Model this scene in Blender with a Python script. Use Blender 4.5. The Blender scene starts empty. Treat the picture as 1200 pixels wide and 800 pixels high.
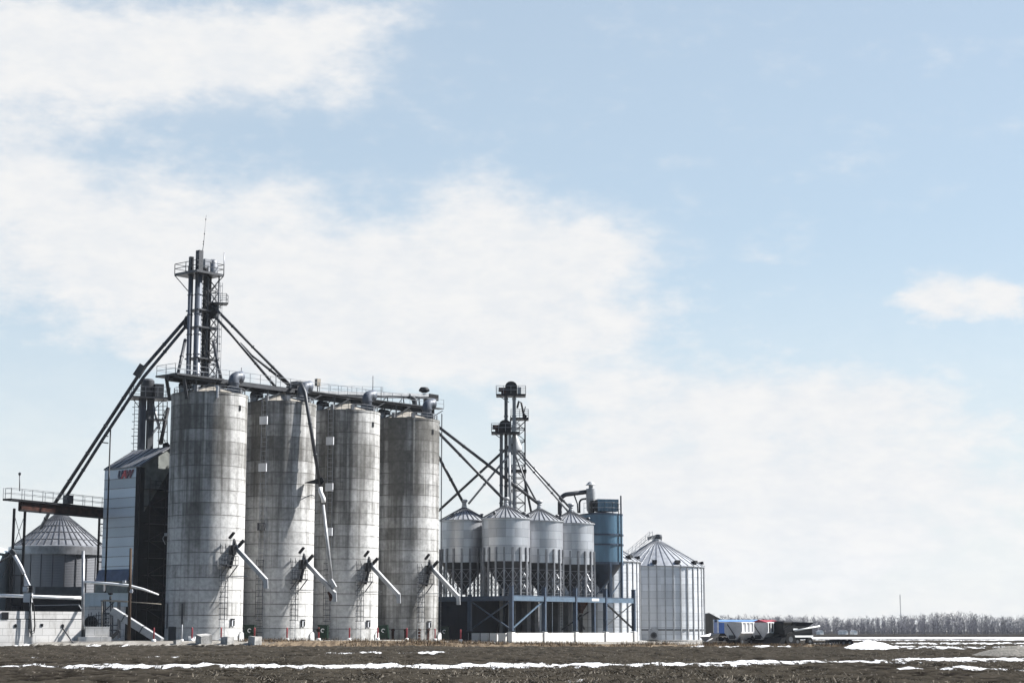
import bpy, math, random
import numpy as np
from mathutils import Vector, Matrix
random.seed(7)
C = bpy.context.scene.collection
SC = bpy.context.scene
PI = math.pi
# ------------------------------------------------------------------ camera model
F = 2150.0; PITCH = math.atan(339/F); CP, SP = math.cos(PITCH), math.sin(PITCH); CZ = 1.7
def at(px, py, Y):
    u = (px-600)/F; v = (400-py)/F
    t = Y/(CP - v*SP)
    return Vector((u*t, Y, CZ + t*(SP + v*CP)))
def xat(px, Y, z=0.5):
    return (px-600)/F*(Y*CP + (z-CZ)*SP)
def zat(py, Y): return at(600, py, Y).z
cam = bpy.data.cameras.new('camera'); co = bpy.data.objects.new('camera', cam); C.objects.link(co)
cam.sensor_width = 36; cam.lens = F/1200*36; cam.clip_end = 20000; cam.clip_start = 0.5
co.location = (0, 0, CZ); co.rotation_euler = (PI/2 + PITCH, 0, 0); SC.camera = co

# ------------------------------------------------------------------ materials
def newmat(name):
    m = bpy.data.materials.new(name); m.use_nodes = True
    nt = m.node_tree; b = nt.nodes['Principled BSDF']
    return m, nt, b
class NT:
    def __init__(s, nt): s.nt = nt
    def n(s, t, **k):
        x = s.nt.nodes.new(t)
        for a, v in k.items(): setattr(x, a, v)
        return x
    def put(s, sock, v):
        if hasattr(v, 'links') or hasattr(v, 'is_linked'): s.nt.links.new(v, sock)
        else: sock.default_value = v
    def m(s, op, a, b=0.0, c=None, clamp=False):
        x = s.n('ShaderNodeMath', operation=op, use_clamp=clamp)
        s.put(x.inputs[0], a); s.put(x.inputs[1], b)
        if c is not None: s.put(x.inputs[2], c)
        return x.outputs[0]
    def ss(s, v, lo, hi, a=0.0, b=1.0):
        x = s.n('ShaderNodeMapRange', interpolation_type='SMOOTHSTEP')
        s.put(x.inputs[0], v); x.inputs[1].default_value = lo; x.inputs[2].default_value = hi
        x.inputs[3].default_value = a; x.inputs[4].default_value = b
        return x.outputs[0]
    def mix(s, f, a, b, mode='MIX'):
        x = s.n('ShaderNodeMix', data_type='RGBA', blend_type=mode)
        s.put(x.inputs[0], f); s.put(x.inputs[6], a); s.put(x.inputs[7], b)
        return x.outputs[2]
    def noise(s, vec, scale, detail=4, rough=0.55, dist=0.0):
        x = s.n('ShaderNodeTexNoise')
        if vec is not None: s.put(x.inputs['Vector'], vec)
        x.inputs['Scale'].default_value = scale; x.inputs['Detail'].default_value = detail
        x.inputs['Roughness'].default_value = rough; x.inputs['Distortion'].default_value = dist
        return x.outputs[0]
    def xyz(s, a, b, c):
        x = s.n('ShaderNodeCombineXYZ'); s.put(x.inputs[0], a); s.put(x.inputs[1], b); s.put(x.inputs[2], c); return x.outputs[0]
    def sep(s, v):
        x = s.n('ShaderNodeSeparateXYZ'); s.put(x.inputs[0], v); return x.outputs
    def vm(s, op, a, b):
        x = s.n('ShaderNodeVectorMath', operation=op); s.put(x.inputs[0], a); s.put(x.inputs[1], b); return x.outputs[0]
def col(r, g=None, b=None):
    if g is None: g = b = r
    return (r, g, b, 1)
def simple(name, c, rough=0.6, metal=0.0, var=0.25, scale=1.2, streak=False, bump=0.0):
    m, nt, b = newmat(name); N = NT(nt)
    tc = N.n('ShaderNodeTexCoord').outputs['Object']
    loc = N.n('ShaderNodeObjectInfo').outputs['Location']
    v = N.vm('ADD', tc, loc)
    if streak: v = N.vm('MULTIPLY', v, (1.6, 1.6, 0.16))
    f = N.noise(v, scale, 5, 0.6)
    f = N.ss(f, 0.33, 0.68)
    dark = tuple(x*(1-var) for x in c[:3]) + (1,); lite = tuple(min(1, x*(1+var*0.6)) for x in c[:3]) + (1,)
    nt.links.new(N.mix(f, dark, lite), b.inputs['Base Color'])
    b.inputs['Roughness'].default_value = rough; b.inputs['Metallic'].default_value = metal
    if rough > 0.65: b.inputs['Specular IOR Level'].default_value = 0.1
    elif max(c[:3]) < 0.03: b.inputs['Specular IOR Level'].default_value = 0.15
    if bump:
        bp = N.n('ShaderNodeBump'); bp.inputs['Strength'].default_value = bump; bp.inputs['Distance'].default_value = 0.03
        nt.links.new(N.noise(v, scale*5, 4), bp.inputs['Height']); nt.links.new(bp.outputs[0], b.inputs['Normal'])
    return m
def concrete_silo_mat(R, ring):
    m, nt, b = newmat('weathered_concrete'); N = NT(nt)
    tc = N.n('ShaderNodeTexCoord').outputs['Object']; x, y, z = N.sep(tc)
    oi = N.n('ShaderNodeObjectInfo'); seed = N.vm('MULTIPLY', oi.outputs['Location'], (3.1, 1.7, 0.0))
    sx, sy, _ = N.sep(seed); cr, cg, cb = N.sep(oi.outputs['Color'])
    ang = N.m('ARCTAN2', x, N.m('MULTIPLY', y, -1.0)); arc = N.m('MULTIPLY', ang, R)
    zr = N.m('DIVIDE', z, ring); ri = N.m('FLOOR', zr); rf = N.m('FRACT', zr)
    pw = N.m('DIVIDE', arc, 2.33); pf = N.m('FRACT', pw); pi_ = N.m('FLOOR', pw)
    wn = N.n('ShaderNodeTexWhiteNoise', noise_dimensions='3D'); nt.links.new(N.xyz(ri, pi_, sx), wn.inputs['Vector'])
    wr = N.n('ShaderNodeTexWhiteNoise', noise_dimensions='2D'); nt.links.new(N.xyz(ri, sy, 0), wr.inputs['Vector'])
    # vertical rain streaks and damp blotches
    st = N.noise(N.xyz(N.m('ADD', N.m('MULTIPLY', arc, 0.55), sx), sy, N.m('MULTIPLY', z, 0.045)), 1.0, 6, 0.62)
    st2 = N.noise(N.xyz(N.m('ADD', N.m('MULTIPLY', arc, 1.9), sy), sx, N.m('MULTIPLY', z, 0.05)), 1.0, 4, 0.6)
    bl = N.noise(N.xyz(N.m('ADD', N.m('MULTIPLY', arc, 0.2), sy), sx, N.m('MULTIPLY', z, 0.2)), 1.0, 5, 0.6)
    top = N.ss(z, 9.0, 24.0, 0.0, 1.0)
    d = N.m('ADD', N.m('MULTIPLY', N.m('SUBTRACT', st, 0.5), 1.9), N.m('MULTIPLY', N.m('SUBTRACT', bl, 0.5), 1.1))
    d = N.m('ADD', d, N.m('MULTIPLY', N.m('SUBTRACT', st2, 0.5), 1.3))
    d = N.m('ADD', d, N.m('MULTIPLY', top, 0.42))
    d = N.m('ADD', d, N.m('SUBTRACT', cr, 0.5))
    d = N.m('ADD', d, N.m('MULTIPLY', N.m('SUBTRACT', wr.outputs[0], 0.5), 0.26))
    d = N.m('ADD', d, N.m('MULTIPLY', N.m('SUBTRACT', wn.outputs[0], 0.5), 0.22))
    low = N.m('MULTIPLY', N.ss(z, 11.5, 9.5), N.m('SUBTRACT', cg, 0.5))
    d = N.m('ADD', d, low)
    # broad darker patch on the near face of each silo, ragged edge
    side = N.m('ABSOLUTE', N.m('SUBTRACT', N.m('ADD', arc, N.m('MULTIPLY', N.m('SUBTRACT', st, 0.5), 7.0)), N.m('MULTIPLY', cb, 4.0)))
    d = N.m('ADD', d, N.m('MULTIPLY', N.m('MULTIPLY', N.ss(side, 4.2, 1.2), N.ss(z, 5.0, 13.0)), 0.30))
    f = N.ss(d, -0.12, 0.95)
    c = N.mix(f, col(0.40, 0.397, 0.388), col(0.092, 0.089, 0.082))
    # lime runs
    lime = N.ss(N.noise(N.xyz(N.m('ADD', N.m('MULTIPLY', arc, 1.1), sx), 4.0, N.m('MULTIPLY', z, 0.02)), 1.0, 3, 0.6), 0.6, 0.72, 0.0, 0.55)
    c = N.mix(N.m('MULTIPLY', lime, top), c, col(0.5, 0.49, 0.46))
    fine = N.noise(tc, 2.2, 6, 0.65)
    c = N.mix(0.5, c, N.mix(N.ss(fine, 0.3, 0.7), col(0.32), col(0.72)), 'OVERLAY')
    # seams
    s1 = N.m('LESS_THAN', rf, 0.06); s2 = N.m('LESS_THAN', pf, 0.025)
    under = N.ss(rf, 0.78, 1.0, 0.0, 0.22)
    sm = N.m('MAXIMUM', N.m('MULTIPLY', s1, N.ss(N.noise(tc, 0.6, 3), 0.35, 0.6, 0.45, 0.92)), N.m('MULTIPLY', s2, 0.32))
    sm = N.m('MAXIMUM', sm, N.m('MULTIPLY', under, N.ss(fine, 0.35, 0.65)))
    c = N.mix(sm, c, col(0.07, 0.066, 0.06))
    b.inputs['Specular IOR Level'].default_value = 0.15
    nt.links.new(c, b.inputs['Base Color']); b.inputs['Roughness'].default_value = 0.9
    bp = N.n('ShaderNodeBump'); bp.inputs['Strength'].default_value = 0.5; bp.inputs['Distance'].default_value = 0.03
    hh = N.m('ADD', N.m('MULTIPLY', fine, 0.6), N.m('MULTIPLY', s1, -1.0))
    nt.links.new(hh, bp.inputs['Height']); nt.links.new(bp.outputs[0], b.inputs['Normal'])
    return m
def panel_metal(name, c, ring=1.1, panel=2.6, rough=0.42, metal=0.65, var=0.16, corr=True, vseam=True):
    """galvanised curved sheets: ring seams, sheet to sheet tone, soft spangle"""
    m, nt, b = newmat(name); N = NT(nt)
    tc = N.n('ShaderNodeTexCoord').outputs['Object']; x, y, z = N.sep(tc)
    loc = N.n('ShaderNodeObjectInfo').outputs['Location']; lx, ly, _ = N.sep(loc)
    ang = N.m('ARCTAN2', x, y); arc = N.m('MULTIPLY', ang, 3.3)
    zr = N.m('DIVIDE', z, ring); ri = N.m('FLOOR', zr); rf = N.m('FRACT', zr)
    pw = N.m('ADD', N.m('DIVIDE', arc, panel), N.m('MULTIPLY', N.m('MODULO', ri, 2.0), 0.5)); pi_ = N.m('FLOOR', pw); pf = N.m('FRACT', pw)
    wn = N.n('ShaderNodeTexWhiteNoise', noise_dimensions='3D'); nt.links.new(N.xyz(ri, pi_, lx), wn.inputs['Vector'])
    dirt = N.noise(N.xyz(N.m('ADD', N.m('MULTIPLY', arc, 0.8), lx), ly, N.m('MULTIPLY', z, 0.15)), 1.0, 5, 0.6)
    t = N.m('ADD', N.m('MULTIPLY', wn.outputs[0], 0.5), N.m('MULTIPLY', dirt, 0.9))
    f = N.ss(t, 0.35, 1.05)
    c2 = tuple(v*(1-var*1.6) for v in c[:3]) + (1,); c1 = tuple(min(1, v*(1+var*0.6)) for v in c[:3]) + (1,)
    cc = N.mix(f, c1, c2)
    seam = N.m('MULTIPLY', N.m('LESS_THAN', rf, 0.06), 0.5)
    if vseam: seam = N.m('MAXIMUM', seam, N.m('MULTIPLY', N.m('LESS_THAN', pf, 0.03), 0.3))
    cc = N.mix(seam, cc, col(0.12, 0.125, 0.13))
    nt.links.new(cc, b.inputs['Base Color'])
    b.inputs['Metallic'].default_value = metal
    nt.links.new(N.m('ADD', rough-0.08, N.m('MULTIPLY', dirt, 0.16)), b.inputs['Roughness'])
    if corr:
        bp = N.n('ShaderNodeBump'); bp.inputs['Strength'].default_value = 0.35; bp.inputs['Distance'].default_value = 0.02
        nt.links.new(N.m('SINE', N.m('MULTIPLY', z, 2*PI/0.2)), bp.inputs['Height']); nt.links.new(bp.outputs[0], b.inputs['Normal'])
    return m
def block_mat(name, c, bw=1.5, bh=0.75):
    m, nt, b = newmat(name); N = NT(nt)
    tc = N.n('ShaderNodeTexCoord').outputs['Object']; x, y, z = N.sep(tc)
    br = N.n('ShaderNodeTexBrick'); nt.links.new(N.xyz(N.m('ADD', x, N.m('MULTIPLY', y, 0.0)), z, 0.0), br.inputs['Vector'])
    br.inputs['Scale'].default_value = 1.0; br.inputs['Brick Width'].default_value = bw; br.inputs['Row Height'].default_value = bh
    br.inputs['Mortar Size'].default_value = 0.02; br.inputs['Color1'].default_value = c; br.inputs['Color2'].default_value = tuple(v*0.86 for v in c[:3])+(1,)
    br.inputs['Mortar'].default_value = tuple(v*0.45 for v in c[:3])+(1,)
    st = N.noise(N.vm('MULTIPLY', tc, (1.2, 1.2, 0.5)), 0.9, 6, 0.65)
    low = N.ss(z, 0.0, 0.5, 0.5, 0.0)
    f = N.m('ADD', N.ss(st, 0.48, 0.75, 0.0, 0.55), N.m('MULTIPLY', low, st), clamp=True)
    nt.links.new(N.mix(f, br.outputs[0], col(0.2, 0.185, 0.16)), b.inputs['Base Color']); b.inputs['Roughness'].default_value = 0.9
    return m
SILO_R, SILO_H, RING = 4.45, 28.5, 1.42
M = {}
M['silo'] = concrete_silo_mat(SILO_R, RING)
M['roof_concrete'] = simple('roof_concrete', col(0.24, 0.222, 0.195), 0.9, var=0.3)
M['galv'] = panel_metal('galvanised_sheet', col(0.40, 0.41, 0.43), rough=0.46, metal=0.85, corr=False)
M['galv_light'] = panel_metal('bright_corrugated_sheet', col(0.52, 0.535, 0.555), ring=1.12, rough=0.5, metal=0.5, var=0.12, vseam=False)
M['galv_old'] = panel_metal('dull_galvanised_sheet', col(0.15, 0.155, 0.17), ring=30, rough=0.5, metal=0.35)
M['galv_roof'] = simple('galvanised_roof_sheet', col(0.34, 0.35, 0.365), 0.42, 0.45, 0.18)
M['rib'] = simple('dull_rib_metal', col(0.06, 0.063, 0.07), 0.5, 0.4)
M['galv_bar'] = simple('galvanised_bar', col(0.20, 0.206, 0.22), 0.45, 0.5)
M['spout'] = simple('spout_pipe_metal', col(0.08, 0.083, 0.09), 0.45, 0.5, streak=False)
M['spout_light'] = simple('bright_spout_metal', col(0.62, 0.62, 0.62), 0.45, 0.2, 0.15)
M['steel'] = simple('dark_grey_steel', col(0.034, 0.036, 0.041), 0.5, 0.3)
M['casing'] = simple('elevator_casing_paint', col(0.075, 0.085, 0.105), 0.5, 0.2, 0.3, streak=True)
M['black'] = simple('black_steel', col(0.009, 0.0095, 0.011), 0.5, 0.1)
M['navy'] = simple('navy_shaded_steel', col(0.024, 0.042, 0.072), 0.5, 0.0, 0.3)  # darker copy of the frame blue, shade put into the colour
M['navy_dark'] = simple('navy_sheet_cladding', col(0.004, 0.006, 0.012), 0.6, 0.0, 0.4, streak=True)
M['beam'] = simple('sunlit_beam_paint', col(0.06, 0.095, 0.135), 0.5, 0.0, 0.2)  # paler copy of the frame blue, sunlight put into the colour
M['bluebin'] = simple('blue_bin_paint', col(0.055, 0.112, 0.165), 0.35, 0.15, 0.22, scale=0.8, streak=True)
M['blue_dark'] = simple('dark_blue_paint', col(0.012, 0.027, 0.052), 0.45, 0.0)
M['rust'] = simple('rusty_girder', col(0.035, 0.015, 0.011), 0.85, 0.0, 0.6, 1.5)
M['white'] = simple('white_paint', col(0.68, 0.68, 0.67), 0.5, 0.0, 0.12)
M['board'] = simple('pale_grey_panel_paint', col(0.42, 0.43, 0.45), 0.5, 0.0, 0.12)
M['lightgrey'] = simple('light_grey_metal', col(0.28, 0.287, 0.295), 0.5, 0.2, 0.2)
M['red'] = simple('red_post_paint', col(0.20, 0.010, 0.018), 0.5, 0.0, 0.3, 3)
M['redtarp'] = simple('red_tarp', col(0.20, 0.04, 0.055), 0.7, 0.0, 0.2)
M['green'] = simple('dark_green_paint', col(0.003, 0.017, 0.009), 0.4, 0.0, 0.3)
M['rubber'] = simple('tyre_rubber', col(0.012), 0.85, 0.0)
M['wood'] = simple('weathered_pole_wood', col(0.055, 0.038, 0.027), 0.85, 0.0, 0.4, 2, streak=True)
M['pallet'] = simple('grey_timber', col(0.24, 0.215, 0.18), 0.85, 0.0, 0.3, 2)
M['block'] = block_mat('white_concrete_blocks', col(0.50, 0.49, 0.475))
M['footing'] = block_mat('pale_cast_concrete', col(0.52, 0.51, 0.49), 2.4, 3.0)
M['concrete'] = simple('rough_concrete', col(0.30, 0.293, 0.28), 0.9, 0.0, 0.35, 1.5, bump=0.5)
M['dryer_panel'] = panel_metal('dryer_sheet', col(0.44, 0.50, 0.56), ring=1.15, panel=2.3, rough=0.5, metal=0.2, var=0.16, corr=False, vseam=False)
M['dryer_dark'] = simple('shaded_perforated_steel', col(0.006, 0.007, 0.008), 0.6, 0.0, 0.5)  # near-black steel, the silo's shadow on the dryer side put into its colour
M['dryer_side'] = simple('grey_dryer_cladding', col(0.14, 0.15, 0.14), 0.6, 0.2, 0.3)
M['dryer_blue'] = simple('blue_hood_paint', col(0.035, 0.055, 0.11), 0.5, 0.0)
M['shed_pale'] = simple('pale_blue_shed_sheet', col(0.36, 0.42, 0.45), 0.5, 0.1, 0.1, streak=True)
M['shed_tan'] = simple('taupe_shed_sheet', col(0.085, 0.077, 0.064), 0.7, 0.0, 0.15, streak=True)
M['trailer_blue'] = simple('blue_trailer_paint', col(0.07, 0.155, 0.42), 0.4, 0.0, 0.15)
M['trailer_sky'] = simple('sky_blue_tarp', col(0.085, 0.19, 0.40), 0.6, 0.0, 0.12)
M['wagon_grey'] = simple('grey_wagon_paint', col(0.42, 0.42, 0.43), 0.5, 0.1, 0.15)
M['glass'] = simple('dark_cab_glass', col(0.01, 0.012, 0.014), 0.12, 0.0, 0.1)
M['sign_navy'] = simple('navy_sign_letter', col(0.015, 0.018, 0.06), 0.4, 0.0, 0.1)
M['sign_red'] = simple('red_sign_letter', col(0.38, 0.015, 0.03), 0.4, 0.0, 0.1)
M['sign_plum'] = simple('plum_sign_letter', col(0.10, 0.008, 0.03), 0.4, 0.0, 0.1)
M['lamp_glass'] = simple('grey_lamp_lens', col(0.35), 0.3)

# ------------------------------------------------------------------ mesh building
class MB:
    def __init__(s): s.v = []; s.f = []; s.sm = []
    def add(s, vs, fs, smooth=False):
        o = len(s.v); s.v += [tuple(v) for v in vs]
        for f in fs: s.f.append([i+o for i in f]); s.sm.append(smooth)
        return s
    def box(s, c, size, rz=0.0, rot=None):
        h = Vector(size)/2; R = rot if rot is not None else Matrix.Rotation(rz, 3, 'Z'); c = Vector(c)
        vs = [c + R @ Vector((a*h.x, b*h.y, d*h.z)) for a in (-1, 1) for b in (-1, 1) for d in (-1, 1)]
        return s.add(vs, [[0,1,3,2],[4,6,7,5],[0,4,5,1],[2,3,7,6],[0,2,6,4],[1,5,7,3]])
    def bar(s, p0, p1, w, h=None):
        p0, p1 = Vector(p0), Vector(p1); h = h or w; d = p1-p0; L = d.length
        if L < 1e-6: return s
        d /= L; up = Vector((0,0,1)) if abs(d.z) < 0.95 else Vector((1,0,0))
        a = d.cross(up).normalized(); b = a.cross(d)
        R = Matrix((d, a, b)).transposed()
        return s.box((p0+p1)/2, (L, w, h), rot=R)
    def path(s, pts, r, n=8, cap=True, smooth=True):
        pts = [Vector(p) for p in pts]; rs = r if isinstance(r, (list, tuple)) else [r]*len(pts)
        vs = []; fs = []; a = None
        for i, p in enumerate(pts):
            t = (pts[min(i+1, len(pts)-1)] - pts[max(i-1, 0)])
            t = t.normalized() if t.length > 1e-9 else Vector((0,0,1))
            if a is None:
                up = Vector((0,0,1)) if abs(t.z) < 0.9 else Vector((1,0,0)); a = t.cross(up).normalized()
            else:
                a = (a - t*a.dot(t)); a = a.normalized() if a.length > 1e-6 else t.orthogonal().normalized()
            b = t.cross(a)
            for k in range(n):
                q = 2*PI*k/n; vs.append(p + (a*math.cos(q) + b*math.sin(q))*rs[i])
        for i in range(len(pts)-1):
            for k in range(n):
                fs.append([i*n+k, i*n+(k+1)%n, (i+1)*n+(k+1)%n, (i+1)*n+k])
        s.add(vs, fs, smooth)
        if cap:
            o = len(s.v) - len(vs)
            s.f.append([o+k for k in range(n)][::-1]); s.sm.append(False)
            s.f.append([o+(len(pts)-1)*n+k for k in range(n)]); s.sm.append(False)
        return s
    def tube(s, p0, p1, r, n=8, r1=None): return s.path([p0, p1], [r, r if r1 is None else r1], n)
    def lathe(s, prof, n=48, c=(0,0,0), smooth=True, a0=0.0, a1=2*PI):
        if smooth and len(prof) > 2:          # split at sharp profile corners so shading stays crisp
            runs = [[prof[0]]]
            for i in range(1, len(prof)):
                runs[-1].append(prof[i])
                if i < len(prof)-1:
                    u = Vector((prof[i][0]-prof[i-1][0], prof[i][1]-prof[i-1][1])); w = Vector((prof[i+1][0]-prof[i][0], prof[i+1][1]-prof[i][1]))
                    if u.length > 1e-6 and w.length > 1e-6 and u.angle(w) > 0.6: runs.append([prof[i]])
            if len(runs) > 1:
                for r_ in runs: s.lathe(r_, n, c, True, a0, a1)
                return s
        full = abs(a1-a0-2*PI) < 1e-6; m = n if full else n+1; vs = []; fs = []
        for r, z in prof:
            for k in range(m):
                q = a0 + (a1-a0)*k/n; vs.append((c[0]+r*math.cos(q), c[1]+r*math.sin(q), c[2]+z))
        for i in range(len(prof)-1):
            for k in range(n):
                k2 = (k+1) % m; fs.append([i*m+k, i*m+k2, (i+1)*m+k2, (i+1)*m+k])
        return s.add(vs, fs, smooth)
    def poly(s, pts): return s.add(pts, [list(range(len(pts)))])
    def prism(s, pts, off):
        off = Vector(off); n = len(pts); a = [Vector(p) for p in pts]
        return s.add(a + [p+off for p in a], [list(range(n))[::-1], [i+n for i in range(n)]] + [[i, (i+1)%n, (i+1)%n+n, i+n] for i in range(n)])
    def rail(s, pts, h=1.1, step=1.5, r=0.03, closed=False):
        pts = [Vector(p) for p in pts]
        if closed: pts = pts + [pts[0]]
        for a, b in zip(pts, pts[1:]):
            n = max(1, int(round((b-a).length/step)))
            for i in range(n+1):
                p = a.lerp(b, i/n); s.bar(p, p+Vector((0,0,h)), r*2)
            for k in (1.0, 0.52): s.bar(a+Vector((0,0,h*k)), b+Vector((0,0,h*k)), r*1.8)
        return s
    def ladder(s, p, side, z0, z1, w=0.5, r=0.03, step=0.45):
        p = Vector(p); side = Vector(side).normalized()
        for k in (-1, 1): s.bar(p+side*(k*w/2)+Vector((0,0,z0)), p+side*(k*w/2)+Vector((0,0,z1)), r*2)
        z = z0+0.2
        while z < z1:
            s.bar(p-side*w/2+Vector((0,0,z)), p+side*w/2+Vector((0,0,z)), r*1.6); z += step
        return s
    def build(s, name, mat, parent=None, world=False, loc=None):
        off = Vector((0,0,0))
        if world and parent is not None: off = parent.location
        if loc is not None: off = Vector(loc)
        me = bpy.data.meshes.new(name); me.from_pydata([tuple(Vector(v)-off) for v in s.v], [], s.f)
        me.polygons.foreach_set('use_smooth', s.sm); me.materials.append(mat); me.update()
        o = bpy.data.objects.new(name, me); C.objects.link(o)
        if parent is not None: o.parent = parent
        if loc is not None: o.location = loc
        return o
def tag(o, label=None, cat=None, group=None, kind=None):
    if label: o['label'] = label
    if cat: o['category'] = cat
    if group: o['group'] = group
    if kind: o['kind'] = kind
    return o
def thing(name, label, cat, loc=(0,0,0), rz=0.0, group=None):
    o = bpy.data.objects.new(name, None); C.objects.link(o); o.location = loc; o.rotation_euler = (0,0,rz); o.empty_display_size = 0.2
    return tag(o, label, cat, group)
def copy_tree(o, parent=None):
    c = o.copy(); C.objects.link(c)
    if parent is not None: c.parent = parent; c.matrix_parent_inverse = o.matrix_parent_inverse.copy()
    for ch in list(o.children): copy_tree(ch, c)
    return c
def elbow(p, d0, d1, r, n=6):
    """quarter-turn points starting at p heading d0, leaving along d1, bend radius r"""
    p = Vector(p); d0 = Vector(d0).normalized(); d1 = Vector(d1).normalized(); c = p + d1*r
    return [c - d1*r*math.cos(q) + d0*r*math.sin(q) for q in [PI/2*i/n for i in range(n+1)]]

# ------------------------------------------------------------------ ground
def sstep(x, a, b):
    t = np.clip((x-a)/(b-a), 0, 1); return t*t*(3-2*t)
_rng = np.random.RandomState(3); _T = _rng.rand(256, 256)
def vnoise(x, y):
    xi = np.floor(x).astype(int); yi = np.floor(y).astype(int); fx = x-xi; fy = y-yi
    fx = fx*fx*(3-2*fx); fy = fy*fy*(3-2*fy)
    g = lambda a, b: _T[a & 255, b & 255]
    return (g(xi,yi)*(1-fx)+g(xi+1,yi)*fx)*(1-fy) + (g(xi,yi+1)*(1-fx)+g(xi+1,yi+1)*fx)*fy
def fbm(x, y, o=4, p=0.5):
    s = 0; a = 1; t = 0
    for i in range(o):
        s = s + a*vnoise(x*2**i+17.3*i, y*2**i+9.1*i); t += a; a *= p
    return s/t
def pad_z(X):
    return 0.62*(1-sstep(X, -16, 2)) + 0.24*sstep(X, -16, 2)*(1-sstep(X, 14, 30))
def pad_mask(X, Y):
    e = 2.5*(fbm(X*0.12, Y*0.12+5)-0.5)
    return sstep(Y+e, 197.5, 205)*(1-sstep(X, 26, 40))*(1-sstep(Y, 320, 380))
def ground_h(X, Y):
    X = np.asarray(X, float); Y = np.asarray(Y, float)
    return pad_z(X)*pad_mask(X, Y)
def gz(X, Y): return float(ground_h(np.array([X]), np.array([Y]))[0])
def ground_z(X, Y): return gz(X, Y)
def make_ground():
    ys = [-60, -30, -10, 0, 15, 30, 40, 48]
    y = 52.0
    while y < 208: ys.append(y); y += y*0.0017
    while y < 420: ys.append(y); y += 1.0
    while y < 9000: ys.append(y); y += y*0.012
    xs = list(np.arange(-75, 75.01, 0.32)); x = 75
    right = []
    while x < 4000: x += max(0.6, (x-73)*0.12); right.append(x)
    xs = [-v for v in right[::-1]] + xs + right
    xs = np.array(xs); ys = np.array(ys); X, Y = np.meshgrid(xs, ys)
    pm = pad_mask(X, Y)
    field = (1-pm)
    near = 1-sstep(Y, 300, 420)
    c1 = fbm(X*1.9, Y*1.3, 3)-0.5; c2 = fbm(X*0.55+3, Y*0.4, 3)-0.5
    clod = c1*0.30 + c2*0.22
    furrow = 0.03*np.sin(Y*2*PI/0.76 + 2.5*fbm(X*0.05, Y*0.05))
    H = ground_h(X, Y) + field*near*(clod*np.clip(0.5+Y/160, 0, 1.4)+furrow)
    H += pm*(fbm(X*0.5, Y*0.5+40, 3)-0.5)*0.06
    bank = pm*(1-pm)*4*sstep(X, -36, -20)
    H += bank*(fbm(X*0.9, Y*0.9+11, 3)-0.42)*0.55
    H += -0.35*sstep(Y, 900, 3000)*0
    # snow: long drifts lying across the field
    n1 = fbm(X*0.045+40, Y*0.07, 4); n2 = fbm(X*0.8, Y*0.22+70, 4); n3 = fbm(X*0.02+7, Y*0.12+3, 4)
    cy = 88 + 6*sstep(X, -5, 35)*3.6 + (X*0.02); hw = 4.4 + 3*sstep(X, 5, 40)
    strip = 1 - np.abs(Y-cy)/hw
    s = sstep(strip*0.8 + (n1-0.5)*1.0 + (n2-0.5)*1.3 - c1*0.6, -0.35, 0.75)
    # thinner broken drifts
    def thin(c, w, x0, x1, k):
        a = 1-np.abs(Y-c)/w
        return sstep(a*0.7 - 1.5*(1-sstep(X, x0, x0+4)*(1-sstep(X, x1-4, x1))) + (n1-0.5)*0.8+(n2-0.5)*1.3-c1*0.6, k-0.3, k+0.5)
    s = np.maximum(s, thin(141, 5, -17, -2, 0.45))
    s = np.maximum(s, thin(63, 2.6, -3, 7, 0.55))
    s = np.maximum(s, thin(83, 4, 14, 26, 0.55))
    s = np.maximum(s, thin(196, 7, 16, 32, 0.36))
    s = np.maximum(s, thin(188, 22, 30, 62, 0.38))
    s = np.maximum(s, thin(246, 14, 36, 90, 0.12))
    s = np.maximum(s, 0.6*thin(118, 7, -34, -14, 0.5))
    # snow left on the yard edge at the far left
    s = np.maximum(s, sstep(1-np.abs(Y-203)/6 + (n2-0.5)*1.0, 0.35, 0.7)*(1-sstep(X, -54, -49)))
    s = np.maximum(s, thin(199.5, 3.5, -50, -38, 0.42))
    far = sstep(Y+ (n3-0.5)*90, 300, 345)*(1-sstep(Y+(n3-0.5)*60, 520, 575))
    holes = sstep(fbm(X*0.012+9, Y*0.03+30, 4), 0.55, 0.62)*(1-sstep(Y, 400, 480))
    s = np.maximum(s, far*(1-holes*0.9))
    s = s*(1-pm*(Y > 206)*0.999*(X < 30))
    H += sstep(s, 0.4, 0.8)*field*near*0.05
    gravel = pm
    dry = np.clip(sstep(X, -34, -22)*(1-sstep(Y, 208, 216))*sstep(Y, 196, 200)*(1-sstep(X, 33, 40)), 0, 1) + 0.0
    nx, ny = len(xs), len(ys)
    me = bpy.data.meshes.new('ground')
    co_ = np.stack([X, Y, H], -1).reshape(-1, 3).astype(np.float32)
    me.vertices.add(nx*ny); me.vertices.foreach_set('co', co_.ravel())
    i = np.arange(nx*ny).reshape(ny, nx)
    q = np.stack([i[:-1,:-1], i[:-1,1:], i[1:,1:], i[1:,:-1]], -1).reshape(-1, 4)
    me.loops.add(q.size); me.loops.foreach_set('vertex_index', q.ravel().astype(np.int32))
    me.polygons.add(len(q)); me.polygons.foreach_set('loop_start', np.arange(0, q.size, 4, dtype=np.int32))
    me.polygons.foreach_set('use_smooth', np.ones(len(q), bool))
    me.update(calc_edges=True)
    tops = sstep(c1*1.4+c2*0.6, -0.06, 0.26)
    for nm, arr in (('snow', s), ('gravel', gravel), ('dry', dry), ('tops', tops)):
        at_ = me.attributes.new(nm, 'FLOAT', 'POINT'); at_.data.foreach_set('value', arr.ravel().astype(np.float32))
    m, nt, b = newmat('field_soil_gravel_snow'); N = NT(nt)
    pos = N.n('ShaderNodeNewGeometry').outputs['Position']
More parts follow.
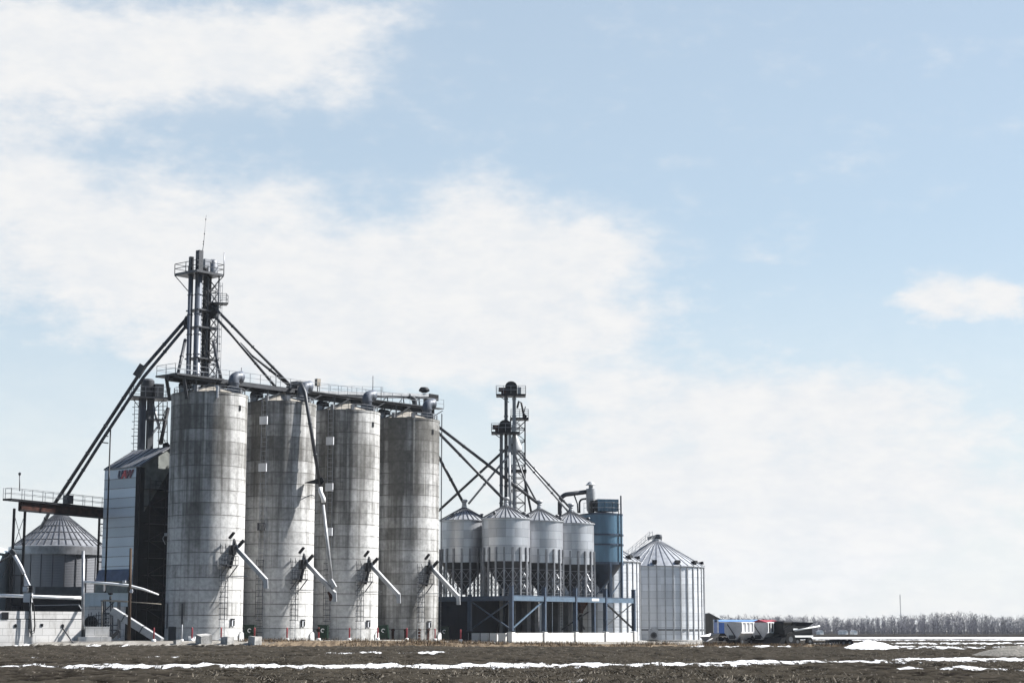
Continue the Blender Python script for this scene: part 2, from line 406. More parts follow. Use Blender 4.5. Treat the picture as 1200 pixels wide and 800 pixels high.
    A = lambda nm: N.n('ShaderNodeAttribute', attribute_name=nm).outputs['Fac']
    big = N.noise(N.vm('MULTIPLY', pos, (0.08, 0.25, 0)), 1.0, 5, 0.6)
    mid = N.noise(N.vm('MULTIPLY', pos, (2.3, 0.42, 1)), 1.0, 6, 0.7)
    fin = N.noise(N.vm('MULTIPLY', pos, (6, 0.7, 5)), 1.0, 4, 0.7)
    soil = N.mix(N.m('ADD', N.m('MULTIPLY', A('tops'), 0.75), N.ss(mid, 0.35, 0.7, 0.0, 0.3), clamp=True), col(0.004, 0.0034, 0.0028), col(0.040, 0.035, 0.028))
    soil = N.mix(N.ss(big, 0.35, 0.7, 0.0, 0.35), soil, col(0.017, 0.015, 0.012))
    straw = N.ss(fin, 0.60, 0.70); soil = N.mix(N.m('MULTIPLY', straw, N.ss(big, 0.3, 0.6, 0.25, 0.7)), soil, col(0.17, 0.155, 0.13))
    grav = N.mix(N.ss(mid, 0.3, 0.7), col(0.14, 0.131, 0.117), col(0.26, 0.247, 0.225))
    grav = N.mix(N.ss(N.noise(N.vm('MULTIPLY', pos, (0.12, 0.3, 0)), 1.0, 5, 0.6), 0.5, 0.68, 0, 0.7), grav, col(0.12, 0.105, 0.09))
    dryc = N.mix(N.ss(mid, 0.35, 0.65), col(0.045, 0.033, 0.023), col(0.16, 0.125, 0.088))
    gm = N.ss(N.m('ADD', A('gravel'), N.m('MULTIPLY', N.m('SUBTRACT', mid, 0.5), 0.9)), 0.25, 0.45)
    c = N.mix(gm, soil, grav)
    c = N.mix(N.ss(N.m('ADD', A('dry'), N.m('MULTIPLY', N.m('SUBTRACT', mid, 0.5), 1.4)), 0.45, 0.8), c, dryc)
    sn = N.ss(N.m('ADD', A('snow'), N.m('MULTIPLY', N.m('SUBTRACT', N.noise(N.vm('MULTIPLY', pos, (2.9, 0.3, 1)), 1.0, 7, 0.8), 0.5), 3.2)), 0.52, 0.85)
    c = N.mix(sn, c, N.mix(N.ss(fin, 0.4, 0.7), col(0.62, 0.63, 0.65), col(0.36, 0.35, 0.335)))
    b.inputs['Specular IOR Level'].default_value = 0.0
    nt.links.new(c, b.inputs['Base Color']); nt.links.new(N.m('SUBTRACT', 0.95, N.m('MULTIPLY', sn, 0.3)), b.inputs['Roughness'])
    bp = N.n('ShaderNodeBump'); bp.inputs['Strength'].default_value = 0.6; bp.inputs['Distance'].default_value = 0.08
    nt.links.new(N.m('ADD', mid, N.m('MULTIPLY', fin, 0.5)), bp.inputs['Height']); nt.links.new(bp.outputs[0], b.inputs['Normal'])
    me.materials.append(m)
    o = bpy.data.objects.new('ground', me); C.objects.link(o); tag(o, kind='structure')
make_ground()

def litter(name, label, mat, pts, lo, hi, wlo, whi, up):
    rng = np.random.RandomState(5); n = len(pts); P = np.array(pts)
    a = rng.uniform(0, 2*PI, n); L = rng.uniform(lo, hi, n); w = rng.uniform(wlo, whi, n); e = rng.uniform(up[0], up[1], n)
    d = np.stack([np.cos(a)*np.cos(e), np.sin(a)*np.cos(e), np.sin(e)], 1)*L[:, None]
    s_ = np.stack([-np.sin(a+0.6), np.cos(a+0.6), np.zeros(n)], 1)*w[:, None]/2
    P[:, 2] += ground_h(P[:, 0], P[:, 1])
    V = np.stack([P-s_, P+s_, P+d+s_*0.4, P+d-s_*0.4], 1).reshape(-1, 3)
    me = bpy.data.meshes.new(name); me.vertices.add(4*n); me.vertices.foreach_set('co', V.astype(np.float32).ravel())
    me.loops.add(4*n); me.loops.foreach_set('vertex_index', np.arange(4*n, dtype=np.int32)); me.polygons.add(n); me.polygons.foreach_set('loop_start', np.arange(0, 4*n, 4, dtype=np.int32)); me.update(calc_edges=True)
    me.materials.append(mat); o = bpy.data.objects.new(name, me); C.objects.link(o); tag(o, label, name.replace('_', ' '), kind='stuff')
_r = np.random.RandomState(9)
yy = 56*np.exp(_r.rand(52000)*math.log(195/56)); yy = np.floor(yy/0.76)*0.76 + _r.normal(0, 0.07, len(yy)); xx = (_r.rand(len(yy))-0.5)*0.68*yy
keep = vnoise(xx*0.12, yy*0.06) + 0.35*_r.rand(len(yy)) > 0.62
litter('crop_stubble', 'short pale crop stubble and straw scattered over the dark field', simple('straw', col(0.125, 0.11, 0.088), 0.9, var=0.6, scale=3), np.stack([xx[keep], yy[keep], np.full(keep.sum(), 0.02)], 1), 0.08, 0.24, 0.02, 0.05, (0.0, 0.75))
xx = _r.uniform(-30, 38, 15000); yy = 203 + _r.normal(0, 3.2, len(xx))
keep = (vnoise(xx*0.3, yy*0.2) > 0.42) & (yy < 211) & (yy > 196)
litter('dry_grass', 'dry brown grass on the low bank in front of the bins', simple('dead_grass', col(0.12, 0.085, 0.052), 0.95, var=0.6, scale=2), np.stack([xx[keep], yy[keep], np.full(keep.sum(), -0.02)], 1), 0.15, 0.5, 0.03, 0.07, (0.7, 1.5))

# ------------------------------------------------------------------ concrete silos
D = Vector((0.656, 0.755, 0)); NRM = Vector((0.755, -0.656, 0))     # along the silo row / facing the sun side
SILO1 = Vector((-35.7, 215.0, 0.6)); SSTEP = Vector((7.24, 8.33, 0))
def silo_pos(k):
    p = SILO1 + SSTEP*k; p.z = 0.6 - 0.05*k; return p
PHI = math.radians(-81)
def rad(th): a = PHI + math.radians(th); return Vector((math.cos(a), math.sin(a), 0))
def tan(th): a = PHI + math.radians(th); return Vector((-math.sin(a), math.cos(a), 0))
def silo_common(s):
    R, H = SILO_R, SILO_H
    b = MB(); b.lathe([(R, -0.8), (R, H-0.25), (R+0.05, H-0.25), (R+0.05, H), (R-0.25, H), (R-0.25, H-0.12)], 96)
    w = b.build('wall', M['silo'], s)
    b = MB(); b.lathe([(R-0.26, H-0.1), (0.7, H+1.25), (0.7, H+1.5), (0.01, H+1.55)], 48, smooth=False); b.build('roof', M['roof_concrete'], s)
    # roof rail posts, sockets and hose clutter round the rim
    b = MB()
    rim = [rad(t)*(R-0.3)+Vector((0,0,H)) for t in range(-150, 160, 12)]
    b.rail(rim, 0.75, 0.9, 0.022)
    for t in (-130, -60, -25, 15, 70): b.box(rad(t)*(R-0.8)+Vector((0,0,H+0.35)), (0.5, 0.4, 0.7), PHI+math.radians(t))
    b.build('rim_railing', M['galv_bar'], s)
    # exhaust elbow on the right of the roof
    b = MB(); p = rad(62)*3.1 + Vector((0,0,H+0.1))
    b.box(p+Vector((0,0,0.3)), (1.5, 1.5, 0.7), PHI)
    pts = [p+Vector((0,0,0.4)), p+Vector((0,0,1.3))] + elbow(p+Vector((0,0,1.45)), (0,0,1), D, 0.62)
    b.path(pts + [pts[-1]+D*0.45], [0.62, 0.62]+[0.64]*7+[0.78], 16)
    b.lathe([(0.66, 0), (0.72, 0), (0.72, 0.1), (0.66, 0.1)], 16, p+Vector((0,0,1.25)))
    b.build('exhaust_elbow', M['casing'], s)
    b = MB(); p = rad(-72)*3.3+Vector((0,0,H-0.2))
    b.path([p, p+Vector((0,0,0.8))]+elbow(p+Vector((0,0,0.8)), (0,0,1), tan(-90), 0.4, 4), [0.45]*3+[0.5]*4, 12)
    b.lathe([(0.0, 0.62), (0.5, 0.6), (0.75, 0.3), (0.78, 0.0)], 14, p+Vector((0.4,0,0.9)))
    b.build('roof_vent', M['black'], s)
    # overflow slot near the rim
    b = MB(); o = rad(52)*(R+0.02)+Vector((0,0,H-1.7)); b.box(o, (0.1, 0.32, 0.62), PHI+math.radians(52)); b.build('overflow_slot', M['black'], s)
    # low access hatch: frame with dark recess
    h = MB(); th = 46; o = rad(th)*(R+0.04)+Vector((0,0,2.1)); a = PHI+math.radians(th)
    h.box(o, (0.08, 0.62, 0.85), a); fr = h.build('access_hatch', M['board'], s)
    h = MB(); h.box(o+rad(th)*0.05+tan(th)*-0.24, (0.1, 0.14, 0.85), a); h.box(o+rad(th)*0.05+Vector((0,0,0.36)), (0.1, 0.62, 0.13), a)
    h.box(o+rad(th)*0.05+tan(th)*0.2+Vector((0,0,-0.1)), (0.1, 0.16, 0.6), a); h.build('hatch_frame', M['black'], fr)
    # caged lower ladder standing off the wall
    return w
def lower_gear(s, ztop=9.2):
    R = SILO_R; th = 23
    p = rad(th)*(R+0.75)
    b = MB(); b.ladder(p, tan(th), -0.2, ztop-0.6, 0.62, 0.032, 0.42); b.build('lower_ladder', M['lightgrey'], s)
    b = MB()
    for q in (-40, 0, 40):
        o = p + rad(th+q)*0.62
        b.bar(o+Vector((0,0,2.4)), o+Vector((0,0,ztop+0.5)), 0.05)
    z = 2.4
    while z < ztop+0.5:
        b.path([p+tan(th)*-0.35+Vector((0,0,z))] + [p+rad(th+q)*0.64+Vector((0,0,z)) for q in (-60,-30,0,30,60)] + [p+tan(th)*0.35+Vector((0,0,z))], 0.03, 4); z += 0.62
    for z in (1.5, 4.2, 6.8, 8.6): b.bar(rad(th)*R+Vector((0,0,z)), p+Vector((0,0,z)), 0.06)
    for k in (-1, 1): b.bar(p+tan(th)*0.3*k+Vector((0,0,ztop-0.6)), p-rad(th)*0.3+tan(th)*0.3*k+Vector((0,0,ztop+0.8)), 0.06)
    b.build('ladder_cage', M['steel'], s)
    # service platform beside the ladder with its railing
    b = MB(); q = rad(30)*(R+0.75)+tan(30)*0.2; a = PHI+math.radians(30)
    b.box(q+Vector((0,0,ztop-1.7)), (1.3, 1.5, 0.1), a)
    for k in (-0.65, 0.65): b.bar(rad(30)*R+tan(30)*k+Vector((0,0,ztop-2.9)), q+rad(30)*0.55+tan(30)*k+Vector((0,0,ztop-1.75)), 0.09)
    c4 = [q+rad(30)*i*0.62+tan(30)*j*0.72+Vector((0,0,ztop-1.65)) for i, j in ((-1,-1), (1,-1), (1,1), (-1,1))]
    b.rail(c4, 1.0, 0.8, 0.025); pl = b.build('service_platform', M['steel'], s)
    # discharge gate box and inclined spout
    g = rad(40)*(R+0.35)
    b = MB(); b.box(g+Vector((0,0,ztop+0.1)), (0.7, 0.5, 1.1), PHI+math.radians(40)); b.bar(g+rad(40)*0.2+Vector((0,0,ztop-0.3)), g-tan(40)*0.45+rad(40)*0.1+Vector((0,0,ztop-2.0)), 0.26, 0.3)
    b.build('discharge_gate', M['black'], s)
    o = rad(47)*(R+0.3)+Vector((0,0,ztop+0.35)); dr = Vector((0.9, -0.44, 0)).normalized()
    e = o + dr*4.15 + Vector((0,0,-3.75))
    b = MB(); b.bar(o, e, 0.46, 0.46); b.bar(e+dr*-0.05+Vector((0,0,0.12)), e+dr*0.02+Vector((0,0,-0.95)), 0.5, 0.46)
    b.box(o+Vector((0,0,0.1)), (0.6, 0.6, 0.5), PHI); b.build('discharge_spout', M['lightgrey'], s)
    b = MB(); b.bar(o+Vector((0,0,-0.1)), o+dr*1.0+Vector((0,0,0.85)), 0.26, 0.34)
    b.bar(o+dr*0.05+Vector((0,0,-0.3)), o+dr*-0.45+Vector((0,0,1.0)), 0.3, 0.34); b.build('gate_lever', M['black'], s)
    # horizontal stay and its tie
    b = MB(); p0 = rad(32)*(R+0.1)+Vector((0,0,ztop-2.95)); b.bar(p0, p0+dr*2.9, 0.09)
    b.bar(p0+dr*0.3+Vector((0,0,-0.05)), rad(20)*(R+0.2)+Vector((0,0,ztop-5.8)), 0.05); b.bar(p0+Vector((0,0,0)), p0+Vector((0.1,0,-0.5)), 0.05); b.build('stay_bar', M['galv_bar'], s)
    # work light on a thin mast
    b = MB(); p0 = rad(33)*(R+0.6)+Vector((0,0,ztop-1.6)); b.tube(p0, p0+Vector((0,0,3.1)), 0.03, 6)
    la = b.build('lamp_mast', M['steel'], s)
    b = MB(); t = p0+Vector((0,0,3.1)); b.bar(t+dr*-0.12+Vector((0,0,-0.1)), t+dr*0.5+Vector((0,0,0.55)), 0.34, 0.22); b.build('work_light', M['black'], la)
GROUP_S = 'concrete silos in the tall row'
labels = ['tall stained concrete silo nearest the dryer, first in the row, with no upper ladder',
          'tall concrete silo second in the row with two pale panels on its long ladder',
          'tall concrete silo third in the row with three pale panels on its ladder',
          'dark stained concrete silo at the far right end of the tall row']
def silo_thing(k):
    p = silo_pos(k); s = thing('concrete_silo', labels[k], 'silo', p, 0, GROUP_S); return s
s0 = silo_thing(0); silo_common(s0); lower_gear(s0, 10.2)
proto_gear = thing('concrete_silo', labels[1], 'silo', silo_pos(1), 0, GROUP_S); silo_common(proto_gear); lower_gear(proto_gear, 8.9)
silos = [s0, proto_gear]
for k in (2, 3):
    c = copy_tree(proto_gear); c.location = silo_pos(k); c['label'] = labels[k]; silos.append(c)
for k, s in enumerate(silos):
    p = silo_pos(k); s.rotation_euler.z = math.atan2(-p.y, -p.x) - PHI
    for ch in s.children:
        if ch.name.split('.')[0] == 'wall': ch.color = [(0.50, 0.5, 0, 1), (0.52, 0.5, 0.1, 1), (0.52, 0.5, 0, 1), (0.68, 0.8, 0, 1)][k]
def long_ladder(s, th, panels, wins=()):
    R = SILO_R; p = rad(th)*(R+0.22)
    b = MB(); b.ladder(p, tan(th), 0.2, SILO_H, 0.66, 0.035, 0.55)
    b.build('long_ladder', M['galv_bar'], s)
    b = MB()
    z = 0.3
    while z < 9.5: # caged foot
        b.path([p+tan(th)*-0.4+Vector((0,0,z))]+[p+rad(th+q)*0.6+Vector((0,0,z)) for q in (-50,0,50)]+[p+tan(th)*0.4+Vector((0,0,z))], 0.03, 4); z += 0.7
    for q in (-45, 45): b.bar(p+rad(th+q)*0.6+Vector((0,0,2.5)), p+rad(th+q)*0.6+Vector((0,0,9.5)), 0.06)
    b.build('ladder_cage', M['steel'], s)
    for z in panels:
        b = MB(); b.box(rad(th)*(R+0.5)+tan(th)*0.05+Vector((0,0,z)), (0.22, 0.98, 0.98), PHI+math.radians(th)); b.build('ladder_panel', M['board'], s)
    for z in wins:
        b = MB(); a = PHI+math.radians(th)
        for k in (-0.4, 0.4): b.box(rad(th)*(R+0.45)+tan(th)*k+Vector((0,0,z)), (0.3, 0.1, 0.9), a); b.box(rad(th)*(R+0.45)+Vector((0,0,z+k)), (0.3, 0.9, 0.1), a)
        b.build('rest_platform', M['steel'], s)
def zpx(py, k): return zat(py, silo_pos(k).y-4.2) - silo_pos(k).z
long_ladder(silos[1], -23, [zpx(493, 1), zpx(548, 1)], [zpx(617, 1)])
long_ladder(silos[2], -22, [zpx(517, 2), zpx(571, 2), zpx(623, 2)])
# first silo: steel door, conduits, white rim pipe, wall lamp
b = MB(); b.box(rad(-52)*(SILO_R+0.03)+Vector((0,0,0.8)), (0.14, 1.25, 1.6), PHI+math.radians(-52)); b.build('steel_door', M['steel'], s0)
for t in (-67, -33):
    b = MB(); b.bar(rad(t)*(SILO_R+0.05)+Vector((0,0,1.4)), rad(t)*(SILO_R+0.05)+Vector((0,0,4.2)), 0.16); b.build('conduit', M['steel'], s0)
b = MB(); p = rad(11)*(SILO_R+0.1)+Vector((0,0,SILO_H)); b.bar(p+Vector((0,0,-0.75)), p+Vector((0,0,0.6)), 0.2); b.bar(p+Vector((0,0,0.55)), p-rad(11)*1.2+Vector((0,0,0.7)), 0.2); b.build('overflow_pipe', M['board'], s0)
b = MB(); p = rad(-80)*(SILO_R)+Vector((0,0,12.0)); b.path([p, p-Vector((0.4,0.1,0.0)), p-Vector((0.55,0.1,0.35)), p-Vector((0.2,0.3,1.0))], 0.05, 6); b.box(p-Vector((0.2,0.2,-0.15)), (0.3,0.3,0.3)); b.build('wall_lamp', M['lightgrey'], s0)
# last silo: damp patched old doors along the foot are stains with frames
for t in (-38, -18, 3, 26, 44):
    b = MB(); a = PHI+math.radians(t); b.box(rad(t)*(SILO_R+0.02)+Vector((0,0,0.75)), (0.09, 0.35, 1.1), a); b.lathe([(0.02, 0.28), (0.22, 0.2), (0.26, 0)], 10, rad(t)*(SILO_R+0.02)+Vector((0,0,1.3))); b.build('aeration_duct', M['rust'], silos[3])
# far right silo carries the outside ladder
b = MB(); b.ladder(rad(80)*(SILO_R+0.35), tan(80), 0, SILO_H+0.9, 0.5, 0.03, 0.6); b.build('side_ladder', M['steel'], silos[3])

# ------------------------------------------------------------------ gallery over the silos
def gpt(t, z, off=0.0): return Vector((SILO1.x, SILO1.y, 0)) + D*t + NRM*off + Vector((0,0,z))
GZ = 31.0
gal = thing('conveyor_gallery', 'dark conveyor gallery running above the concrete silo roofs', 'conveyor', gpt(16, 28.9))
b = MB(); b.bar(gpt(-6.4, GZ-0.35), gpt(38.2, GZ-0.35), 0.75, 0.75); b.build('conveyor_trough', M['black'], gal, True)
b = MB(); b.bar(gpt(-6.4, GZ-0.02, 1.0), gpt(38.8, GZ-0.02, 1.0), 1.0, 0.12); b.bar(gpt(-6.5, GZ-0.3, 1.55), gpt(12, GZ-0.3, 1.55), 0.1, 0.4)
b.box(gpt(-3.0, GZ-0.1, 0), (7, 4.0, 0.2), math.atan2(D.y, D.x)); b.build('walkway', M['steel'], gal, True)
b = MB(); b.rail([gpt(-6.4, GZ, -1.9), gpt(-6.4, GZ, 1.5), gpt(38.8, GZ, 1.5)], 1.15, 1.6, 0.026); b.rail([gpt(0.5, GZ, -1.9), gpt(-6.4, GZ, -1.9)], 1.15, 1.5, 0.026)
b.build('walkway_railing', M['galv_bar'], gal, True)
for k in range(4):
    b = MB()
    for t in (-3.2, 2.6):
        tt = 11.03*k+t
        for o in (-0.7, 1.4): b.bar(gpt(tt, 28.7, o), gpt(tt, GZ-0.2, o), 0.16)
        b.bar(gpt(tt, 29.3, -0.7), gpt(tt, GZ-0.3, 1.4), 0.1)
    b.bar(gpt(11.03*k-3.2, 29.2, 1.4), gpt(11.03*k-0.6, GZ-0.3, 1.4), 0.1); b.bar(gpt(11.03*k+2.6, 29.2, 1.4), gpt(11.03*k+5.6, GZ-0.3, 1.4), 0.1)
    b.build('support_trestle', M['steel'], gal, True)
for o in (-1.6, 1.5):
    b = MB(); b.bar(gpt(-4.6, 28.2, o), gpt(-5.2, GZ-0.2, o), 0.35); b.build('end_strut', M['steel'], gal, True)
for k in range(4):
    tt = 11.03*k
    b = MB(); b.lathe([(0.55, 0), (0.55, 0.6), (0.25, 1.3)], 12, gpt(tt, 29.9)+Vector((0,0,0))); b.build('drop_chute', M['steel'], gal, True)
for t in (13.6, ):
    b = MB(); b.box(gpt(t, GZ+0.35, 0.5), (1.5, 1.3, 1.5), 0.85); b.box(gpt(t-1.0, GZ+0.1, 0.3), (1.0, 0.8, 0.8), 0.85); b.build('junction_box', M['steel'], gal, True)
b = MB(); p = gpt(17.0, GZ+0.9, 0.3); b.box(p+Vector((0,0,0.5)), (0.55, 0.5, 0.9), 0.8); b.bar(p, p-Vector((0,0,1.0)), 0.12); b.build('drive_cover', M['pallet'], gal, True)
for t in (-1.5, 3.5, 9.0, 25.5, 27):
    b = MB(); b.tube(gpt(t, GZ, 1.5), gpt(t, GZ+(3.0 if t == 25.5 else 1.7), 1.5), 0.05, 5); b.build('light_mast', M['steel'], gal, True)
# second conveyor, inclined towards the hopper bins
up = thing('inclined_conveyor', 'pale topped upper conveyor climbing over the third and fourth silo roofs', 'conveyor', gpt(28, 31))
zz = lambda t: 31.0 + (t-14)*0.078
b = MB(); b.bar(gpt(15, zz(15), -0.6), gpt(38.6, zz(38.6), -0.6), 0.7, 0.4); b.build('conveyor_trough', M['lightgrey'], up, True)
b = MB(); b.bar(gpt(15, zz(15)-0.35, -0.6), gpt(38.6, zz(38.6)-0.35, -0.6), 0.5, 0.25)
for t in (18, 22, 27, 30, 33, 36, 38):
    b.bar(gpt(t, zz(t)-0.3, -0.4), gpt(t, GZ, -0.2), 0.14); b.bar(gpt(t, zz(t)-0.3, -0.4), gpt(t-1.1, GZ+0.1, -0.2), 0.08)
b.box(gpt(37.6, GZ+0.7, -0.3), (0.9, 0.8, 1.4), 0.85); b.build('support_frame', M['steel'], up, True)
b = MB(); b.rail([gpt(15, zz(15)+0.1, -1.2), gpt(30, zz(30)+0.1, -1.2)], 0.9, 1.8, 0.025); b.build('side_railing', M['galv_bar'], up, True)
b = MB(); p = gpt(37.2, zz(37.2)+0.35, -0.6); b.lathe([(0.0, 0.75), (0.5, 0.7), (0.72, 0.4), (0.72, 0.2), (0.3, 0)], 14, p); b.bar(gpt(37.8, zz(38)-0.2, -0.6), gpt(39.6, zz(39)-0.3, -0.6), 0.8, 0.8); b.build('head_drive', M['black'], up, True)
b = MB(); b.path([gpt(34, zz(34)-0.2, -0.4)]+elbow(gpt(34.3, zz(34)-0.2, -0.4), D, (0,0,-1), 0.9)+[gpt(35.2, 29.9, -0.4)], 0.35, 10); b.build('drop_pipe', M['steel'], up, True)

# ------------------------------------------------------------------ tall bucket elevator beside the first silo
TX, TY = -37.9, 222.5
tw = thing('bucket_elevator', 'tall bucket elevator rising behind the first concrete silo with railed head platform', 'grain elevator', (TX, TY, 0.6))
def tp(px, py, dy=0.0): return at(px, py, TY+dy)
ztop = zat(323, TY)
def vcol(mb, x, y, z0, z1, w, d=None, rz=0.85): mb.box((x, y, (z0+z1)/2), (w, d or w, z1-z0), rz)
for dx, dy, w, top in ((-1.5, -1.3, 0.6, 1.2), (-0.45, -1.7, 0.88, 1.9)):
    b = MB(); b.tube((TX+dx, TY+dy, 0.6), (TX+dx, TY+dy, ztop+0.3), w/2, 14)
    for z in np.arange(30, ztop, 2.45): b.tube((TX+dx, TY+dy, z), (TX+dx, TY+dy, z+0.12), w/2+0.07, 14)
    b.build('casing_leg', M['casing'], tw, True)
    b = MB(); b.box((TX+dx, TY+dy, ztop+0.3+top/2+0.3), (w*0.75, w*0.75, top+0.6), 0.85); b.build('head_post', M['steel'], tw, True)
# lattice mast
b = MB(); hw = 0.85; cx, cy = TX+0.5, TY+0.2
cs = [Vector((cx, cy, 0)) + D*i*hw + NRM*j*hw for i, j in ((-1,-1), (1,-1), (1,1), (-1,1))]
for c in cs: b.bar(c+Vector((0,0,0.6)), c+Vector((0,0,ztop)), 0.16)
z = 28.0
while z < ztop-1:
    for i in range(4):
        a, e = cs[i], cs[(i+1)%4]; b.bar(a+Vector((0,0,z)), e+Vector((0,0,z)), 0.1); b.bar(a+Vector((0,0,z)), e+Vector((0,0,z+1.5)), 0.09)
    z += 1.5
b.build('lattice_mast', M['steel'], tw, True)
b = MB(); vcol(b, cx-0.2, cy-0.1, 0.6, ztop+0.2, 0.9, 0.55); b.build('inner_casing', M['black'], tw, True)
b = MB(); lx = Vector((cx, cy, 0))+NRM*1.25+D*0.3; b.ladder(lx, D, 29.5, ztop-1, 0.5, 0.03, 0.4)
for z in np.arange(31, ztop-1, 0.9): b.path([lx+D*-0.4+Vector((0,0,z)), lx+NRM*0.5-D*0.3+Vector((0,0,z)), lx+NRM*0.65+Vector((0,0,z)), lx+NRM*0.5+D*0.3+Vector((0,0,z)), lx+D*0.4+Vector((0,0,z))], 0.03, 4)
for q in (-0.3, 0.0, 0.3): b.bar(lx+NRM*0.6+D*q+Vector((0,0,31)), lx+NRM*0.6+D*q+Vector((0,0,ztop-1)), 0.045)
b.build('caged_ladder', M['galv_bar'], tw, True)
# square head platform seen corner-on
hp = Vector((TX-0.65, TY-0.4, ztop)); A1 = D; B1 = Vector((-D.y, D.x, 0))
def hpt(i, j, z=0): return hp + A1*i + B1*j + Vector((0,0,z))
b = MB(); b.box(hp, (4.3, 4.3, 0.28), math.atan2(D.y, D.x))
for i, j in ((-1,-1), (1,-1), (1,1), (-1,1)): b.bar(hpt(i*2.1, j*2.1, -0.1), hpt(i*0.75, j*0.75, -2.3), 0.1)
hd = b.build('head_platform', M['steel'], tw, True)
b = MB(); b.rail([hpt(i*2.12, j*2.12, 0.12) for i, j in ((-1,-1), (1,-1), (1,1), (-1,1))], 1.2, 2.1, 0.04, True); b.build('railing', M['steel'], hd).location = -Vector(tw.location)
b = MB(); b.lathe([(0.0, 0.7), (0.3, 0.65), (0.55, 0.45), (0.65, 0.1), (0.65, -1.2)], 18, (cx+0.35, cy+0.2, ztop+1.45)); b.box((cx-0.2, cy-0.3, ztop+1.0), (1.5, 0.9, 1.9), 0.85); b.build('head_cover', M['galv_bar'], tw, True)
b = MB(); b.path([hpt(-0.2, -0.4, 0.5), hpt(0.3, -1.2, 0.5)], 0.36, 12); b.box(hpt(0.0, -0.8, 0.3), (0.8, 0.8, 0.5)); b.box(hpt(0.5, -0.2, 1.5), (0.4, 0.4, 0.8)); b.build('drive_motor', M['black'], tw, True)
b = MB(); p = tp(237, 296); b.path([p, tp(238.5, 287), tp(241.7, 252)], [0.05, 0.035, 0.02], 6)
for py, px in ((283, 238.6), (286, 238.3), (257, 241.2), (274, 239.6)): b.lathe([(0.02, -0.12), (0.09, 0), (0.02, 0.12)], 8, tp(px, py))
b.build('antenna', M['steel'], tw, True)
b = MB(); p = hpt(2.12, -2.12, 0); b.tube(p, p+Vector((0,0,2.9)), 0.06, 6); b.build('light_mast', M['galv_bar'], tw, True)
# lower side balcony
b = MB(); q = at(257, 356, TY-0.5); b.box(q, (2.0, 1.5, 0.14), 0.3); b.bar(q+Vector((0.5,0,0)), q+Vector((-1.2,0,-1.4)), 0.08); sb = b.build('side_balcony', M['steel'], tw, True)
b = MB(); b.rail([q+Vector((x, y, 0.05)) for x, y in ((-0.9,-0.7), (0.95,-0.7), (0.95,0.7), (-0.9,0.7))], 1.1, 1.0, 0.03); b.build('railing', M['galv_bar'], sb).location = -Vector(tw.location)
# distributor where the spouts start
b = MB(); p = at(249, 362, TY-0.4); b.lathe([(0.35, 0.8), (0.7, 0.3), (0.7, -0.4), (0.3, -1.2)], 14, p); b.build('distributor', M['black'], tw, True); b = MB(); p2 = at(220, 376, TY-0.6); b.lathe([(0.3, 0.6), (0.5, 0.2), (0.5, -0.6), (0.25, -1.0)], 12, p2); b.build('distributor', M['black'], tw, True)
for z in (zat(366, TY), zat(386, TY), zat(422, TY)):
    b = MB(); b.box((TX-0.1, TY-0.6, z), (3.2, 2.4, 0.16), 0.85); b.build('tie_band', M['steel'], tw, True)

# ------------------------------------------------------------------ spout pipes
GRP = 'inclined grain spouts'
def spout(label, pts, r=0.2, mat='spout', flange=True, extra=None, name='grain_spout'):
    pts = [Vector(p) for p in pts]
    t = thing(name, label, 'spout', pts[-1], 0, GRP)
    b = MB(); b.path(pts, r, 10); b.build('pipe', M[mat], t, True)
    if flange:
        b = MB()
        for a, e in zip(pts, pts[1:]):
            L = (e-a).length; n = int(L/4.5)
            for i in range(1, n+1):
                q = a.lerp(e, i/(n+1)); u = (e-a).normalized(); b.tube(q-u*0.07, q+u*0.07, r+0.06, 10)
        if b.v: b.build('flange', M['steel'], t, True)
    return t
s = spout('upper long spout falling left from the tall elevator past a square joint box', [at(219, 373, 222), at(166, 434, 222), at(60, 596, 223), at(48, 618, 231)], 0.22, 'steel')
b = MB(); a = at(163, 436, 222); b.bar(at(168, 428, 222), at(159.5, 441, 222), 0.9, 0.8); b.build('joint_box', M['steel'], s, True)
s = spout('lower long spout from the tall elevator ending on the rusty bridge by the left bin', [at(218, 382, 221.4), at(168, 442, 220.5), at(120, 515, 219.5), at(75, 586, 218.6)], 0.2, 'steel')
b = MB(); b.box(at(80, 585, 218.6), (0.9, 0.8, 1.0), 0.9); b.build('end_box', M['steel'], s, True)
spout('uppermost spout from the tall elevator to the junction box over the second silo', [at(249, 358, 221.5), at(343, 454, 225.2)], 0.17, 'steel')
spout('bent middle spout falling right from the tall elevator to the second silo', [at(251, 370, 221.5), at(273, 394, 222), at(326, 457, 223.5)], 0.17, 'steel')
spout('short branch spout below the uppermost one, joining the second silo roof', [at(281, 402, 222.4), at(295, 416, 223), at(338, 451, 225.4)], 0.16, 'steel')
spout('steep spout dropping from the tall elevator onto the first silo walkway', [at(250, 400, 220.5), at(259.5, 446, 217)], 0.2, 'steel')
spout('steep spout leaning left of the tall elevator down to the platform end', [at(217, 398, 220.5), at(208.5, 438, 216.5)], 0.2, 'steel')
